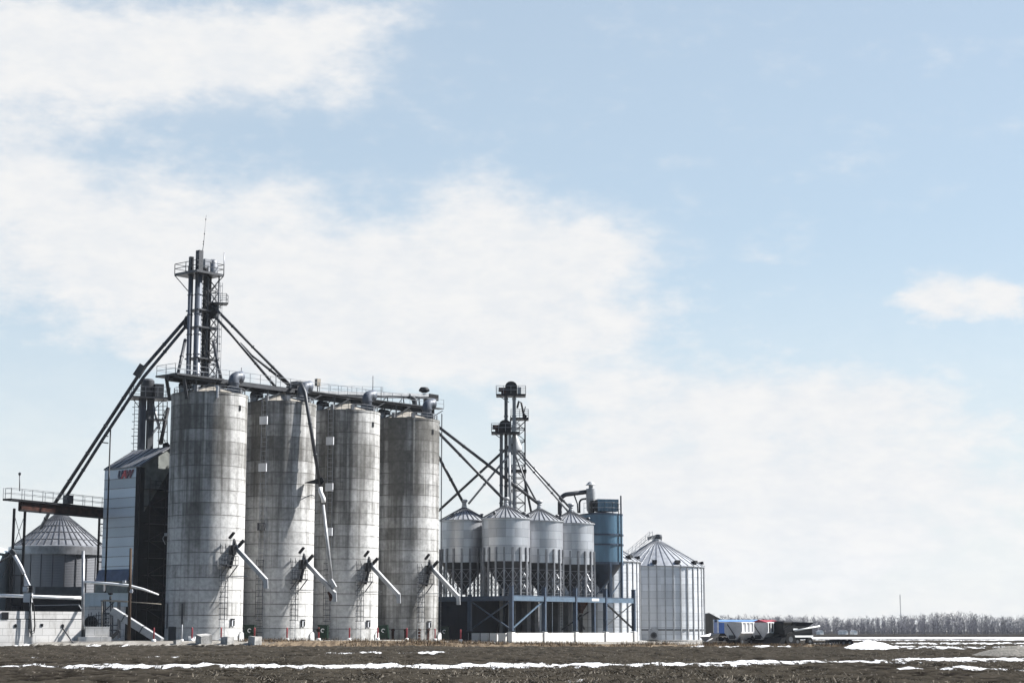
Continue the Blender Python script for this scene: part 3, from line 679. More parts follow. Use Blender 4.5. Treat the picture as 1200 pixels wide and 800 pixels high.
# the long down spout in front of the second and third silo
s = spout('long jointed truck spout hanging in front of the gap between second and third silo', [(-26.6, 222.9, 31.6), (-25.6, 220.9, 31.3), (-25.03, 220.0, 30.2), (-23.0, 220.1, 18.8)], 0.22, 'steel', name='truck_spout')
b = MB(); b.path([(-23.0, 220.1, 18.7), (-22.95, 220.0, 18.1), (-22.6, 219.9, 17.4), (-22.55, 219.9, 16.9)], 0.27, 10); b.build('ball_joint', M['white'], s, True)
b = MB(); b.path([(-22.6, 219.9, 16.6), (-21.4, 219.2, 7.6)], [0.18, 0.24], 10); b.bar((-21.5, 219.0, 7.7), (-20.95, 218.9, 6.75), 0.55, 0.5); b.build('lower_pipe', M['lightgrey'], s, True)
b = MB(); b.path([(-21.7, 219, 6.3), (-21.4, 219, 5.9), (-21.5, 219, 5.2)], [0.2, 0.3, 0.12], 8); b.bar((-21.4, 219, 7.0), (-21.5, 219, 5.6), 0.06); b.build('pull_handle', M['rust'], s, True)
b = MB(); b.prism([(-24.9, 219.9, 19.25), (-22.8, 219.9, 19.9), (-22.5, 219.9, 19.4), (-22.8, 219.9, 19.1)], (0, 0.7, 0)); b.bar((-22.9, 220.0, 19.7), (-21.0, 227.2, 19.9), 0.07); b.build('stay_bracket', M['black'], s, True)

# ------------------------------------------------------------------ grain dryer tower on the left
AX = Vector((-0.755, 0.656, 0)); ang_front = math.atan2(AX.y, AX.x)
K = Vector((xat(162, 216, 12), 216, 0.5))
LW, LD = 6.8, 8.5
zE = zat(547, 216); zR = zE + 2.6
dry = thing('grain_dryer', 'tall grain dryer tower with pale panelled front and red lettering beside the silos', 'grain dryer', K)
def kp(a, d, z): return Vector((K.x, K.y, 0)) + AX*a + D*d + Vector((0,0,z))
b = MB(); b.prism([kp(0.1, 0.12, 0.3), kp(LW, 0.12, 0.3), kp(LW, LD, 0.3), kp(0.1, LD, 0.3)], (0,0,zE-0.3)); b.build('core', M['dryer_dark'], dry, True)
b = MB(); b.box((LW/2+0.35, -0.0, (zE+7.0)/2-0.0), (LW-0.7, 0.16, zE-7.0)); p = b.build('front_panel', M['dryer_panel'], dry); p.rotation_euler.z = ang_front; p.location = (0, 0, -0.5)
b = MB()
for z in np.arange(8.1, zE, 1.15): b.bar(kp(0.7, -0.1, z), kp(LW, -0.1, z), 0.05, 0.07)
b.build('panel_seam', M['galv_bar'], dry, True)
b = MB(); b.bar(kp(0.3, -0.02, 0.4), kp(0.3, -0.02, zE), 0.62, 0.5); b.build('corner_post', M['black'], dry, True)
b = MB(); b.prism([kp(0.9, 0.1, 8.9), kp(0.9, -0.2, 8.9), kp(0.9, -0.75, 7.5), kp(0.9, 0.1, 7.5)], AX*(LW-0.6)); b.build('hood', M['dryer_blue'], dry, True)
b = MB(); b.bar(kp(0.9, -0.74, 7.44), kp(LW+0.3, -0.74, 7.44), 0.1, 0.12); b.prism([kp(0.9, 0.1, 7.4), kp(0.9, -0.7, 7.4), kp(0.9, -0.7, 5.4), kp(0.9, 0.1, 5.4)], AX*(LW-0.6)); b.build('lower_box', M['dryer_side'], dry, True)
# gable roof, ridge along the front
rm = LD*0.5
b = MB(); e = 0.15
b.prism([kp(-e, -e, zE), kp(-e, rm, zR), kp(-e, rm, zR+0.12), kp(-e, -e, zE+0.12)], AX*(LW+2*e)); b.prism([kp(-e, LD+e, zE), kp(-e, rm, zR), kp(-e, rm, zR+0.12), kp(-e, LD+e, zE+0.12)], AX*(LW+2*e))
b.build('roof', M['galv_old'], dry, True)
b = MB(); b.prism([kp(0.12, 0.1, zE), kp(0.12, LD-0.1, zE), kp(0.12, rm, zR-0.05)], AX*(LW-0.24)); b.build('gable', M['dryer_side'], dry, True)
b = MB()
for i in range(7): a = LW*i/6; b.bar(kp(a, -0.15, zE+0.16), kp(a, rm, zR+0.16), 0.07)
b.build('roof_rib', M['rib'], dry, True)
b = MB(); b.prism([kp(-0.02, 0.7, zE-5.2), kp(-0.02, 4.4, zE), kp(-0.02, 0.7, zE)], AX*0.08); b.build('sunlit_side_sheet', M['dryer_side'], dry, True)  # paler triangle painting the sunlit top of the shadowed side
# stairs and landings on the dark side
b = MB()
for i in range(9):
    z = 2.2 + i*2.0
    b.box(kp(-0.55, 3.2, z), (5.2, 1.0, 0.08), math.atan2(D.y, D.x)); 
    b.rail([kp(-1.0, 0.7, z), kp(-1.0, 5.8, z)], 1.0, 0.9, 0.025)
    if i < 8: b.bar(kp(-0.8, 1.0 if i % 2 else 5.2, z), kp(-0.8, 5.2 if i % 2 else 1.0, z+2.0), 0.12, 0.2)
for d_ in (0.7, 3.0, 5.8): b.bar(kp(-1.0, d_, 0.6), kp(-1.0, d_, 19.5), 0.1)
b.build('stair_landings', M['black'], dry, True)
def letter(ch, mat, a, z, size):
    cu = bpy.data.curves.new('sign_letter', 'FONT'); cu.body = ch; cu.size = size; cu.extrude = 0.04; cu.shear = 0.25; cu.offset = 0.065; cu.align_x = 'CENTER'
    to = bpy.data.objects.new('sign_letter', cu); C.objects.link(to)
    dg = bpy.context.evaluated_depsgraph_get(); me = bpy.data.meshes.new_from_object(to.evaluated_get(dg))
    bpy.data.objects.remove(to); me.materials.clear(); me.materials.append(mat)
    o = bpy.data.objects.new('sign_letter', me); C.objects.link(o); o.parent = dry
    o.location = kp(a, -0.18, z) - K; o.rotation_euler = (PI/2, 0, ang_front + PI)
zs = zE-1.12
letter('U', M['sign_navy'], 3.7, zs, 1.25); letter('A', M['sign_red'], 2.92, zs, 1.25); letter('W', M['sign_plum'], 2.0, zs, 1.25)
b = MB(); b.path([kp(3.0, 7.5, zE+0.5), kp(2.4, 6.0, zE+2.2), kp(2.3, 5.4, zE+3.4)], [0.9, 0.7, 0.3], 10); b.build('exhaust_cowl', M['black'], dry, True)

# second elevator behind the dryer
E2 = Vector((xat(171, 226, 25), 226, 0.5))
el = thing('bucket_elevator', 'short bucket elevator behind the dryer roof with dark drum head', 'grain elevator', E2)
def ep(px, py, dy=0): return at(px, py, 226+dy)
zh = zat(467, 226)
b = MB(); vcol(b, E2.x-0.55, E2.y, 0.5, zh, 0.75, 0.6, 0.6); b.build('casing_leg', M['casing'], el, True)
b = MB(); vcol(b, E2.x+0.45, E2.y, 0.5, zh, 0.75, 0.6, 0.6); b.build('casing_leg', M['spout'], el, True)
b = MB(); b.lathe([(0.0, 2.5), (0.6, 2.45), (0.85, 2.2), (0.88, 0.3), (0.7, 0.0)], 18, (E2.x, E2.y, zh)); b.box((E2.x+1.4, E2.y, zh+1.0), (1.1, 0.9, 1.6), 0.4); b.build('drum_head', M['steel'], el, True)
b = MB(); b.box((E2.x+0.3, E2.y, zh), (4.6, 3.2, 0.2), 0.35); b.bar((E2.x-1.8, E2.y, zh), (E2.x-0.7, E2.y, zh-1.4), 0.08); b.bar((E2.x+2.2, E2.y, zh), (E2.x+0.8, E2.y, zh-1.4), 0.08); pf = b.build('head_platform', M['steel'], el, True)
R3 = Matrix.Rotation(0.35, 3, 'Z')
b = MB(); b.rail([Vector((E2.x+0.3, E2.y, zh+0.1)) + R3 @ Vector((i*2.25, j*1.55, 0)) for i, j in ((-1,-1), (1,-1), (1,1), (-1,1))], 1.2, 1.5, 0.03, True); b.build('railing', M['galv_bar'], pf).location = -E2
b = MB(); b.ladder((E2.x-1.2, E2.y-0.3, 0), (1, 0.2, 0), 10, zh+0.2, 0.5, 0.03, 0.45)
for z in np.arange(20, zh, 0.9): b.path([(E2.x-1.5, E2.y-0.4, z), (E2.x-1.6, E2.y-1.0, z), (E2.x-1.0, E2.y-1.1, z), (E2.x-0.9, E2.y-0.4, z)], 0.03, 4)
b.build('caged_ladder', M['steel'], el, True)
b = MB(); q = ep(183, 492); b.box(q, (2.4, 1.6, 0.14)); b.rail([q+Vector((x, y, 0.05)) for x, y in ((-1.1,-0.7), (1.1,-0.7), (1.1,0.7))], 1.1, 1.1, 0.028); b.build('side_balcony', M['steel'], el, True)
b = MB(); b.path([ep(178, 470), ep(187, 502)], 0.18, 8); b.path([ep(185, 500), ep(172, 516)], 0.14, 8); b.build('spout_pipe', M['lightgrey'], el, True)
b = MB(); b.path([ep(197, 478, 2), ep(188, 520, 0)], 0.24, 8); b.build('drop_pipe', M['black'], el, True)
b = MB()
for px in (186, 191, 196): b.bar(ep(px, 470, 3), ep(px, 528, 3), 0.1)
for py in (476, 486, 496, 506, 516): b.bar(ep(184, py, 3), ep(196, py, 3), 0.07)
b.bar(ep(186, 500, 3), ep(196, 476, 3), 0.07); b.bar(ep(186, 500, 3), ep(196, 524, 3), 0.07); b.build('lattice_mast', M['steel'], el, True)

# ------------------------------------------------------------------ storage bins
def cone_bin(t, R, z0, ze, zp, wallmat, roofmat, ribn=28, ribw=0.1, nseg=72, over=0.16, ribmat='rib'):
    b = MB(); b.lathe([(R, z0), (R, ze)], nseg); w = b.build('wall', wallmat, t)
    rc = max(0.35, R*0.1)
    rr = lambda f: (R+over)*(1-f)+rc*f
    rz_ = lambda f: (ze-0.05)*(1-f)+zp*f
    b = MB(); b.lathe([(R+over, ze-0.16), (R+over, ze-0.05), (rc, zp), (rc, zp+0.3), (rc*0.6, zp+0.45), (0.01, zp+0.47)], nseg, smooth=False); rf = b.build('roof', roofmat, t)
    b = MB()
    for k in range(ribn):
        a = 2*PI*(k+0.5)/ribn; u = Vector((math.cos(a), math.sin(a), 0))
        b.bar(u*rr(0)+Vector((0,0,rz_(0)+0.03)), u*rr(1)+Vector((0,0,rz_(1)+0.03)), ribw, 0.11)
    b.build('roof_rib', M[ribmat], rf)
    return w, rf
def make_hopper_bin(loc, label, z0):
    R = 3.2; t = thing('hopper_bin', label, 'grain bin', loc, 0, 'galvanised hopper bins on the blue frame')
    ze = 16.5-z0; zp = 18.15-z0; zc = 10.75-z0
    w, rf = cone_bin(t, R, zc, ze, zp, M['galv'], M['galv_roof'], 30, 0.09)
    b = MB(); b.lathe([(R-0.01, zc), (0.35, zc-3.6), (0.35, zc-4.2)], 40); b.build('hopper', M['steel'], t)
    for k in range(18):
        a = 2*PI*(k+0.3)/18; u = Vector((math.cos(a), math.sin(a), 0))
        b = MB(); b.box(u*(R+0.1)+Vector((0,0,12.6/2-z0/2)), (0.16, 0.24, 12.6-z0), a); b.build('leg', M['galv_bar'], t)
    b = MB(); zb = 0.5; hb = 1.55
    for k in range(18):
        p = [Vector((math.cos(2*PI*(k+j+0.3)/18), math.sin(2*PI*(k+j+0.3)/18), 0))*(R+0.05) for j in (0, 1)]
        for z in (zb, zb+hb):
            b.bar(p[0]+Vector((0,0,z)), p[1]+Vector((0,0,z+hb)), 0.06); b.bar(p[1]+Vector((0,0,z)), p[0]+Vector((0,0,z+hb)), 0.06)
        for z in (zb, zb+hb, zb+2*hb): b.bar(p[0]+Vector((0,0,z)), p[1]+Vector((0,0,z)), 0.06)
    b.build('cross_bracing', M['galv_bar'], t)
    b = MB(); b.path([(0,0,zp+0.35), (0,0,zp+0.8)], 0.3, 12); b.lathe([(0.38, 0.0), (0.46, 0.1), (0.46, 0.25), (0.38, 0.36), (0.0, 0.4)], 16, (0,0,zp+0.8)); b.build('inlet_cap', M['lightgrey'], t)
    for a in (-2.2, -0.4, 0.9):
        b = MB(); u = Vector((math.cos(a), math.sin(a), 0)); p = u*2.6+Vector((0,0,ze+0.25)); b.tube(p, p+Vector((0,0,0.45)), 0.16, 8); b.lathe([(0.3, 0), (0.2, 0.14), (0.0, 0.18)], 10, p+Vector((0,0,0.42))); b.build('roof_vent', M['rib'], t)
    return t
D2 = Vector((0.6, 0.8, 0)); N2 = Vector((0.8, -0.6, 0)); BB = Vector((-0.8, 245.0, 0)); DECK = 6.2
hb_lab = ['galvanised hopper bin nearest the blue frame corner, in front of the lattice tower', 'galvanised hopper bin in the middle of the front three', 'galvanised hopper bin right beside the blue steel bin', 'shaded hopper bin at the back, against the last concrete silo']
hb = make_hopper_bin(BB+Vector((0,0,DECK)), hb_lab[0], DECK)
bins = [hb]
for p, l in ((BB+D2*7.56, hb_lab[1]), (BB+D2*15.05, hb_lab[2]), (BB-N2*7.1, hb_lab[3])):
    c = copy_tree(hb); c.location = p+Vector((0,0,DECK)); c['label'] = l; bins.append(c)

# support frame
CO = BB + N2*3.6 - D2*3.6
def fp(t, o, z): return CO + D2*t - N2*o + Vector((0,0,z))      # t along the sunny face, o back along the shaded face
fr = thing('support_frame', 'blue steel frame carrying the hopper bins', 'steel frame', CO+Vector((0,0,0.25)))
b = MB(); b.prism([fp(0.2, 0.2, DECK-0.32), fp(28.9, 0.2, DECK-0.32), fp(28.9, 14.0, DECK-0.32), fp(0.2, 14.0, DECK-0.32)], (0,0,0.3)); b.build('deck', M['navy_dark'], fr, True)
def hcol(t, o, z0, z1):
    b = MB(); a = math.atan2(D2.y, D2.x)
    b.box(fp(t, o, (z0+z1)/2), (0.30, 0.56, z1-z0), a)
    b.box(fp(t, o, z1+0.03), (0.40, 0.66, 0.06), a); b.box(fp(t, o, z0+0.04), (0.6, 0.68, 0.08), a)
    b.build('column', M['navy'], fr, True)
ts = (0, 7.2, 14.4, 21.7, 28.9)
for t in ts: hcol(t, 0, 1.7, DECK+1.25)
for o in (6.86, 14.0): hcol(0, o, 1.7, DECK+0.2)
for t in ts[1:]: hcol(t, 13.9, 0.3, DECK-0.35); hcol(t, 6.9, 0.3, DECK-0.35)
for i in range(4):
    b = MB(); b.bar(fp(ts[i]+0.26, -0.12, DECK-0.3), fp(ts[i+1]-0.26, -0.12, DECK-0.3), 0.12, 0.62); b.build('front_beam', M['beam'], fr, True)
b = MB(); b.bar(fp(-0.12, 0.3, DECK-0.3), fp(-0.12, 6.6, DECK-0.3), 0.12, 0.62); b.bar(fp(-0.12, 7.1, DECK-0.3), fp(-0.12, 13.8, DECK-0.3), 0.12, 0.62); b.build('side_beam', M['navy'], fr, True)
b = MB(); b.bar(fp(0.3, -0.05, DECK+0.08), fp(28.6, -0.05, DECK+0.08), 0.3, 0.1); b.build('deck_edge', M['navy'], fr, True)
def brace(p, q, mat='navy', w=0.16):
    b = MB(); b.bar(p, q, w); b.build('diagonal_brace', M[mat], fr, True)
brace(fp(0.3, 0.1, 2.0), fp(6.9, 0.1, DECK-0.7), 'beam', 0.17)
brace(fp(0.1, 0.3, 2.0), fp(0.1, 6.6, DECK-0.7)); brace(fp(0.15, 6.6, 2.0), fp(0.15, 0.3, DECK-0.7))
brace(fp(14.6, 0.3, DECK-1.7), fp(21.5, 3.4, 2.0), 'black', 0.2); brace(fp(14.6, 2.4, 1.9), fp(18.0, 0.3, DECK-1.9), 'black', 0.18)
brace(fp(22.0, 0.1, DECK-0.7), fp(28.7, 0.1, 2.1), 'black', 0.2); brace(fp(22.0, 0.3, 2.2), fp(28.7, 0.3, DECK-0.8), 'spout', 0.12)
b = MB(); b.box(fp(19.0, -0.2, DECK-0.25), (1.7, 0.05, 0.32), math.atan2(D2.y, D2.x)); b.build('name_plate', M['white'], fr, True)
# side cladding, then a dark backing wall added for the gloom under the deck
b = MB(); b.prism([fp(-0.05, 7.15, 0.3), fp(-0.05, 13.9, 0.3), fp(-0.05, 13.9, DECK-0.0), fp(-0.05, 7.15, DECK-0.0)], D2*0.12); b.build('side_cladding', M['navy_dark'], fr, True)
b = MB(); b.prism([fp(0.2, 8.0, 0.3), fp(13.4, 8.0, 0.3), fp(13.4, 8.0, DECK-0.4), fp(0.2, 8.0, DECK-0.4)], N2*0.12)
b.prism([fp(7.5, 5.2, 0.3), fp(7.5, 7.9, 0.3), fp(7.5, 7.9, DECK-0.4), fp(7.5, 5.2, DECK-0.4)], D2*0.12); b.build('dark_backing', M['navy_dark'], fr, True)
b = MB()
for t in (9.2, 11.0, 16.4, 18.8):
    b = MB(); b.box(fp(t, 4.4, 3.2), (0.9, 0.9, 5.6), 0.93); b.build('downcomer', M['rib'], fr, True)
b = MB(); b.lathe([(1.15, 0), (0.35, -1.3), (0.35, -1.6)], 4, fp(18.2, 1.7, DECK-0.5), smooth=False); b.build('hopper_mouth', M['rust'], fr, True)
b = MB(); b.bar(fp(18.2, 1.7, 0.3), fp(18.2, 1.7, DECK-2.2), 0.5); b.build('auger_tube', M['black'], fr, True)
b = MB(); b.bar(fp(11.5, 2.2, 0.3), fp(11.5, 2.2, DECK-0.6), 0.7); b.build('auger_tube', M['black'], fr, True)
b = MB(); b.ladder(fp(14.9, 2.6, 0), D2, 0.5, DECK-0.4, 0.6, 0.03, 0.4); b.build('ladder', M['lightgrey'], fr, True)
# low footing wall
ft = thing('footing_wall', 'low white concrete wall with piers under the blue steel frame', 'wall', CO+Vector((0,0,0.1)))
fa = math.atan2(D2.y, D2.x)
for i in range(4):
    L = ts[i+1]-ts[i]-0.75; b = MB(); b.box((0,0,0.6), (L, 0.35, 1.55)); o = b.build('wall_panel', M['footing'], ft); o.location = fp((ts[i]+ts[i+1])/2, 0.0, 0.2)-ft.location-Vector((0,0,0.1)); o.rotation_euler.z = fa
for t in ts:
    b = MB(); b.box((0,0,0.6), (0.72, 0.72, 1.75)); o = b.build('pier', M['footing'], ft); o.location = fp(t, 0, 0.2)-ft.location-Vector((0,0,0.1)); o.rotation_euler.z = fa
for q in (1.9, 3.3, 4.8, 6.3, 8.2):
    b = MB(); b.box((0,0,0.6), (0.5, 1.0, 1.5)); o = b.build('pier', M['footing'], ft); o.location = fp(0.6, q, 0.2)-ft.location-Vector((0,0,0.1)); o.rotation_euler.z = fa+0.35
# blue bin on the same frame
EB = BB + D2*22.6
bl = thing('blue_bin', 'tall blue steel hopper bin at the right end of the frame', 'grain bin', EB+Vector((0,0,DECK)))
R = 3.05; z = lambda py: zat(py, EB.y)-DECK
zt, zb_ = z(603), z(660)
b = MB(); b.lathe([(R, zb_), (R, zt)], 72); b.build('wall', M['bluebin'], bl)
b = MB(); b.lathe([(R+0.06, zt-0.1), (R+0.06, zt+0.06), (0.01, zt+0.5)], 72, smooth=False); b.build('roof', M['blue_dark'], bl)
for zz_ in (z(627), z(638.5)):
    b = MB(); b.lathe([(R, -0.12), (R+0.12, -0.12), (R+0.12, 0.12), (R, 0.12)], 72, (0,0,zz_), smooth=False); b.build('stiffening_ring', M['blue_dark'], bl)
b = MB(); b.lathe([(R+0.02, zb_), (0.4, zb_-3.4), (0.4, zb_-4.2)], 40); b.build('hopper', M['blue_dark'], bl)
b = MB(); b.lathe([(R+0.15, zb_-0.2), (R+0.15, zb_+0.15)], 40, smooth=False); b.build('skirt_ring', M['blue_dark'], bl)
for a in (-1.95, -1.2, -0.45, 0.35, 1.2, 2.0, 2.8, 3.6):
    b = MB(); u = Vector((math.cos(a), math.sin(a), 0))*(R+0.05); b.box(u+Vector((0,0,zb_/2)), (0.26, 0.3, zb_), a); b.build('leg', M['navy'], bl)
b = MB()
for a, c in ((-1.2, -0.45), (-0.45, 0.35), (-1.95, -1.2)):
    u = Vector((math.cos(a), math.sin(a), 0))*R; w_ = Vector((math.cos(c), math.sin(c), 0))*R
    b.bar(u+Vector((0,0,0.3)), w_+Vector((0,0,zb_*0.55)), 0.12)
b.build('leg_brace', M['beam'], bl)
b = MB(); a = -0.62; u = Vector((math.cos(a), math.sin(a), 0))*(R+0.28); b.bar(u+Vector((0,0,0)), u+Vector((0,0,zt+2.6)), 0.2); b.build('conveyor_mast', M['blue_dark'], bl)
b = MB(); b.box((0.7, -1.2, zt+1.25), (3.1, 1.7, 1.7), 0.25); b.build('filter_housing', M['bluebin'], bl)
b = MB(); b.box((-0.95, -2.0, zt+1.1), (1.4, 0.9, 1.5), 0.25); b.build('fan_unit', M['black'], bl)
b = MB(); b.rail([Vector((math.cos(a), math.sin(a), 0))*(R-0.1)+Vector((0,0,zt+0.1)) for a in np.linspace(-2.6, 0.9, 10)], 1.5, 1.4, 0.03); b.build('railing', M['lightgrey'], bl)
b = MB(); cx_ = xat(692, EB.y, 20)-EB.x; b.lathe([(0.28, 0.0), (0.62, 0.6), (0.7, 2.8), (0.7, 3.6), (0.3, 3.7), (0.3, 4.1), (0.75, 4.15), (0.3, 4.6), (0.01, 4.65)], 18, (cx_, -1.3, zt)); b.build('cyclone', M['lightgrey'], bl)
b = MB(); pz = z(579.5); b.path([(xat(656, EB.y, 15)-EB.x, -1.3, z(640)), (xat(656, EB.y, 15)-EB.x, -1.3, pz-1.2)] + elbow((xat(656, EB.y, 15)-EB.x, -1.3, pz-1.2), (0,0,1), (1,0,0), 1.2) + [(cx_-0.4, -1.3, pz+0.35)], 0.32, 12); b.build('dust_pipe', M['steel'], bl)
b = MB(); b.path([(xat(673, EB.y, 15)-EB.x, -1.3, pz-0.2), (xat(676.5, EB.y, 15)-EB.x, -1.3, pz-1.4), (xat(677, EB.y, 15)-EB.x, -1.3, zt+0.2)], 0.1, 8)
x0 = xat(679, EB.y, 15)-EB.x; b.path([(x0, -1.0, zt+0.2), (x0, -1.0, zt+1.6)]+elbow((x0, -1.0, zt+1.6), (0,0,1), (1,0,0), 0.6)+[(x0+1.6, -1.0, zt+2.3)], 0.14, 8); b.build('return_pipe', M['steel'], bl)
# two big corrugated bins at the right
def big_bin(px, Y, label):
    t = thing('corrugated_bin', label, 'grain bin', (xat(px, Y, 6), Y, 0.0), 0, 'big corrugated bins on the right'); return t
R = 7.47
t1 = big_bin(770.5, 298, 'big bright corrugated bin with cone roof at the right end of the site')
ze, zp = zat(664, 298), zat(634, 298)
cone_bin(t1, R, -0.2, ze, zp, M['galv_light'], M['galv_roof'], 36, 0.12, 96, 0.22, 'galv_bar')
for k in range(36):
    pass
b = MB()
for k in range(36):
    a = 2*PI*(k+0.5)/36; u = Vector((math.cos(a), math.sin(a), 0)); b.box(u*(R+0.06)+Vector((0,0,ze/2)), (0.14, 0.17, ze-0.1), a)
b.build('stiffener', M['lightgrey'], t1)
for k in range(12):
    a = 2*PI*k/12-2.75; u = Vector((math.cos(a), math.sin(a), 0)); p = u*(R*0.9)+Vector((0,0,ze+(zp-ze)*0.12)); b = MB(); b.bar(p, p+u*0.75+Vector((0,0,0.15)), 0.75, 0.45); b.build('roof_vent', M['black'], t1)
b = MB(); b.lathe([(0.5, 0), (0.62, 0.6), (0.5, 1.0), (0, 1.05)], 14, (0.3, 0, zp+0.1)); b.bar((-1.5, -1.2, zp+0.4), (0.3, 0, zp+0.9), 0.3, 0.5); b.build('roof_cap', M['rib'], t1)
b = MB(); u = Vector((-0.8, -0.6, 0)); 
for k in (-0.35, 0.35): b.bar(u*(R+0.1)+Vector((0.6,-0.8,0))*k+Vector((0,0,ze+0.5)), u*1.2+Vector((0.6,-0.8,0))*k+Vector((0,0,zp+0.6)), 0.07); b.bar(u*(R+0.1)+Vector((0.6,-0.8,0))*k+Vector((0,0,ze+1.4)), u*1.2+Vector((0.6,-0.8,0))*k+Vector((0,0,zp+1.5)), 0.06)
for i in range(8):
    q = (u*(R+0.1)+Vector((0,0,ze+0.5))).lerp(u*1.2+Vector((0,0,zp+0.6)), i/7); 
    for k in (-0.35, 0.35): b.bar(q+Vector((0.6,-0.8,0))*k, q+Vector((0.6,-0.8,0))*k+Vector((0,0,0.95)), 0.06)
b.build('roof_ladder', M['lightgrey'], t1)
b = MB(); b.lathe([(R+0.02, 0.25+1.55), (R+0.1, 0.25+1.55), (R+0.1, 0.25+1.75), (R+0.02, 0.25+1.75)], 60); b.build('hoop', M['rib'], t1)
b = MB(); b.lathe([(R+0.9, -0.5), (R+0.9, 0.3), (R-0.1, 0.34)], 60, smooth=False); b.build('base_slab', M['concrete'], t1)
t2 = big_bin(691.5, 276, 'corrugated bin half hidden behind the blue steel bin and frame')
ze2, zp2 = zat(658, 276), zat(626, 276)
cone_bin(t2, R, -0.2, ze2, zp2, M['galv_light'], M['galv_roof'], 36, 0.12, 96, 0.22, 'galv_bar')
b = MB()
for k in range(36):
    a = 2*PI*(k+0.5)/36; u = Vector((math.cos(a), math.sin(a), 0)); b.box(u*(R+0.06)+Vector((0,0,ze2/2)), (0.14, 0.17, ze2-0.1), a)
b.build('stiffener', M['lightgrey'], t2)
for k in range(12):
    a = 2*PI*k/12-2.75; u = Vector((math.cos(a), math.sin(a), 0)); p = u*(R*0.9)+Vector((0,0,ze2+(zp2-ze2)*0.12)); b = MB(); b.bar(p, p+u*0.75+Vector((0,0,0.15)), 0.75, 0.45); b.build('roof_vent', M['black'], t2)
b = MB(); b.lathe([(R+0.9, -0.5), (R+0.9, 0.3), (R-0.1, 0.34)], 60, smooth=False); b.build('base_slab', M['concrete'], t2)
# aeration fan at the foot of the right bin
fx = Vector((xat(766, 289, 1), 289, 0.3))
fn = thing('aeration_fan', 'grey aeration fan housing at the foot of the bright corrugated bin', 'fan', fx)
b = MB(); b.box((0,0.6,0.85), (1.45, 1.2, 1.5)); b.box((0.15,0.6,1.75), (0.8, 0.8, 0.35)); b.box((-0.55,0.5,1.75), (0.12,0.12,0.5)); b.build('housing', M['lightgrey'], fn)
b = MB(); b.path([(0.0,-0.02,0.75), (0.0,-0.3,0.75)], [0.45, 0.5], 18); fi = b.build('inlet_ring', M['steel'], fn)
b = MB(); b.path([(0.0,-0.31,0.75), (0.0,-0.33,0.75)], 0.3, 16); b.build('fan_hub', M['black'], fi)
b = MB(); b.path([(0.2, 1.2, 0.6), (0.4, 2.6, 0.6)], 0.5, 10); b.build('duct', M['lightgrey'], fn)

# old bin at the left
LB = Vector((xat(68, 236, 8), 236, 0.5)); R = 6.0
lb = thing('old_bin', 'low grey bin with wide ribbed cone roof under the rusty bridge', 'grain bin', LB)
ze, zp = zat(641, 234)-0.5, zat(602, 236)-0.5
cone_bin(lb, R, -0.3, ze, zp, M['galv_old'], M['galv_bar'], 40, 0.12, 80, 0.1)
b = MB(); b.lathe([(R+0.12, ze-1.0), (R+0.3, ze-1.0), (R+0.3, ze+0.02), (R+0.05, ze+0.12)], 80, smooth=False); b.build('eave_band', M['galv_bar'], lb)
b = MB()
for k in range(26):
    a = 2*PI*k/26; b.box(Vector((math.cos(a), math.sin(a), 0))*(R+0.03)+Vector((0,0,ze/2)), (0.08, 0.09, ze-0.6), a)
b.build('wall_seam', M['rib'], lb)
b = MB()
for f in (0.2, 0.42, 0.62, 0.8):
    rr_ = R*(1-f)+0.575*f; zz_ = (ze-0.05)*(1-f)+zp*f; b.lathe([(rr_+0.07, zz_-0.02), (rr_+0.07, zz_+0.09), (rr_-0.1, zz_+0.16)], 60, smooth=False)
b.build('roof_hoop', M['rib'], lb)

# rusty bridge in front of it
b0 = Vector((xat(8, 210, 16), 210, 0)); b1 = Vector((xat(128, 226, 16), 226, 0)); bu = (b1-b0).normalized(); bn = Vector((bu.y, -bu.x, 0))
zb0 = 15.9; br = thing('conveyor_bridge', 'rusty steel bridge with pale railing crossing before the left bin roof', 'bridge', b0.lerp(b1, 0.1)+Vector((0,0,0.6)))
L = (b1-b0).length
def bp_(f, o, z): return b0 + bu*(L*f) + bn*o + Vector((0,0,z))
b = MB(); b.bar(bp_(0.12, 0, zb0), bp_(1, 0, zb0-0.1), 0.5, 1.0); b.build('girder', M['rust'], br, True)
b = MB(); b.bar(bp_(0, 0, zb0+0.65), bp_(1, 0, zb0+0.55), 1.3, 0.22); b.bar(bp_(0.1, 0.3, zb0-0.5), bp_(1, 0.3, zb0-0.6), 0.2, 0.2); b.build('deck', M['black'], br, True)
b = MB(); b.rail([bp_(0.02, -0.6, zb0+0.75), bp_(0.0, 0.6, zb0+0.75), bp_(0.98, 0.6, zb0+0.65)], 1.2, 1.75, 0.03); b.rail([bp_(0.0, -0.6, zb0+0.75), bp_(0.98, -0.6, zb0+0.65)], 1.2, 3.5, 0.025); b.build('railing', M['galv_bar'], br, True)
for f in (0.07, 0.17):
    b = MB(); b.bar(bp_(f, 0, 0.4), bp_(f, 0, zb0-0.3), 0.26); b.build('leg', M['black'], br, True)
b = MB(); b.bar(bp_(0.07, 0, 11), bp_(0.17, 0, 11), 0.1); b.bar(bp_(0.07, 0, 11), bp_(0.17, 0, 15), 0.05); b.bar(bp_(0.17, 0, 11), bp_(0.07, 0, 15), 0.05)
for z_ in (8, 4.5): b.bar(bp_(0.07, 0, z_), bp_(0.17, 0, z_), 0.08)
b.build('leg_brace', M['steel'], br, True)
for f in (0.90, 0.985):
    b = MB(); b.bar(bp_(f, 0, 5.0), bp_(f, 0, zb0-0.3), 0.24); b.build('leg', M['black'], br, True)
b = MB()
for z_ in (14.6, 13.2, 12.2, 10.0): b.bar(bp_(0.9, 0, z_), bp_(0.99, 0, z_), 0.14)
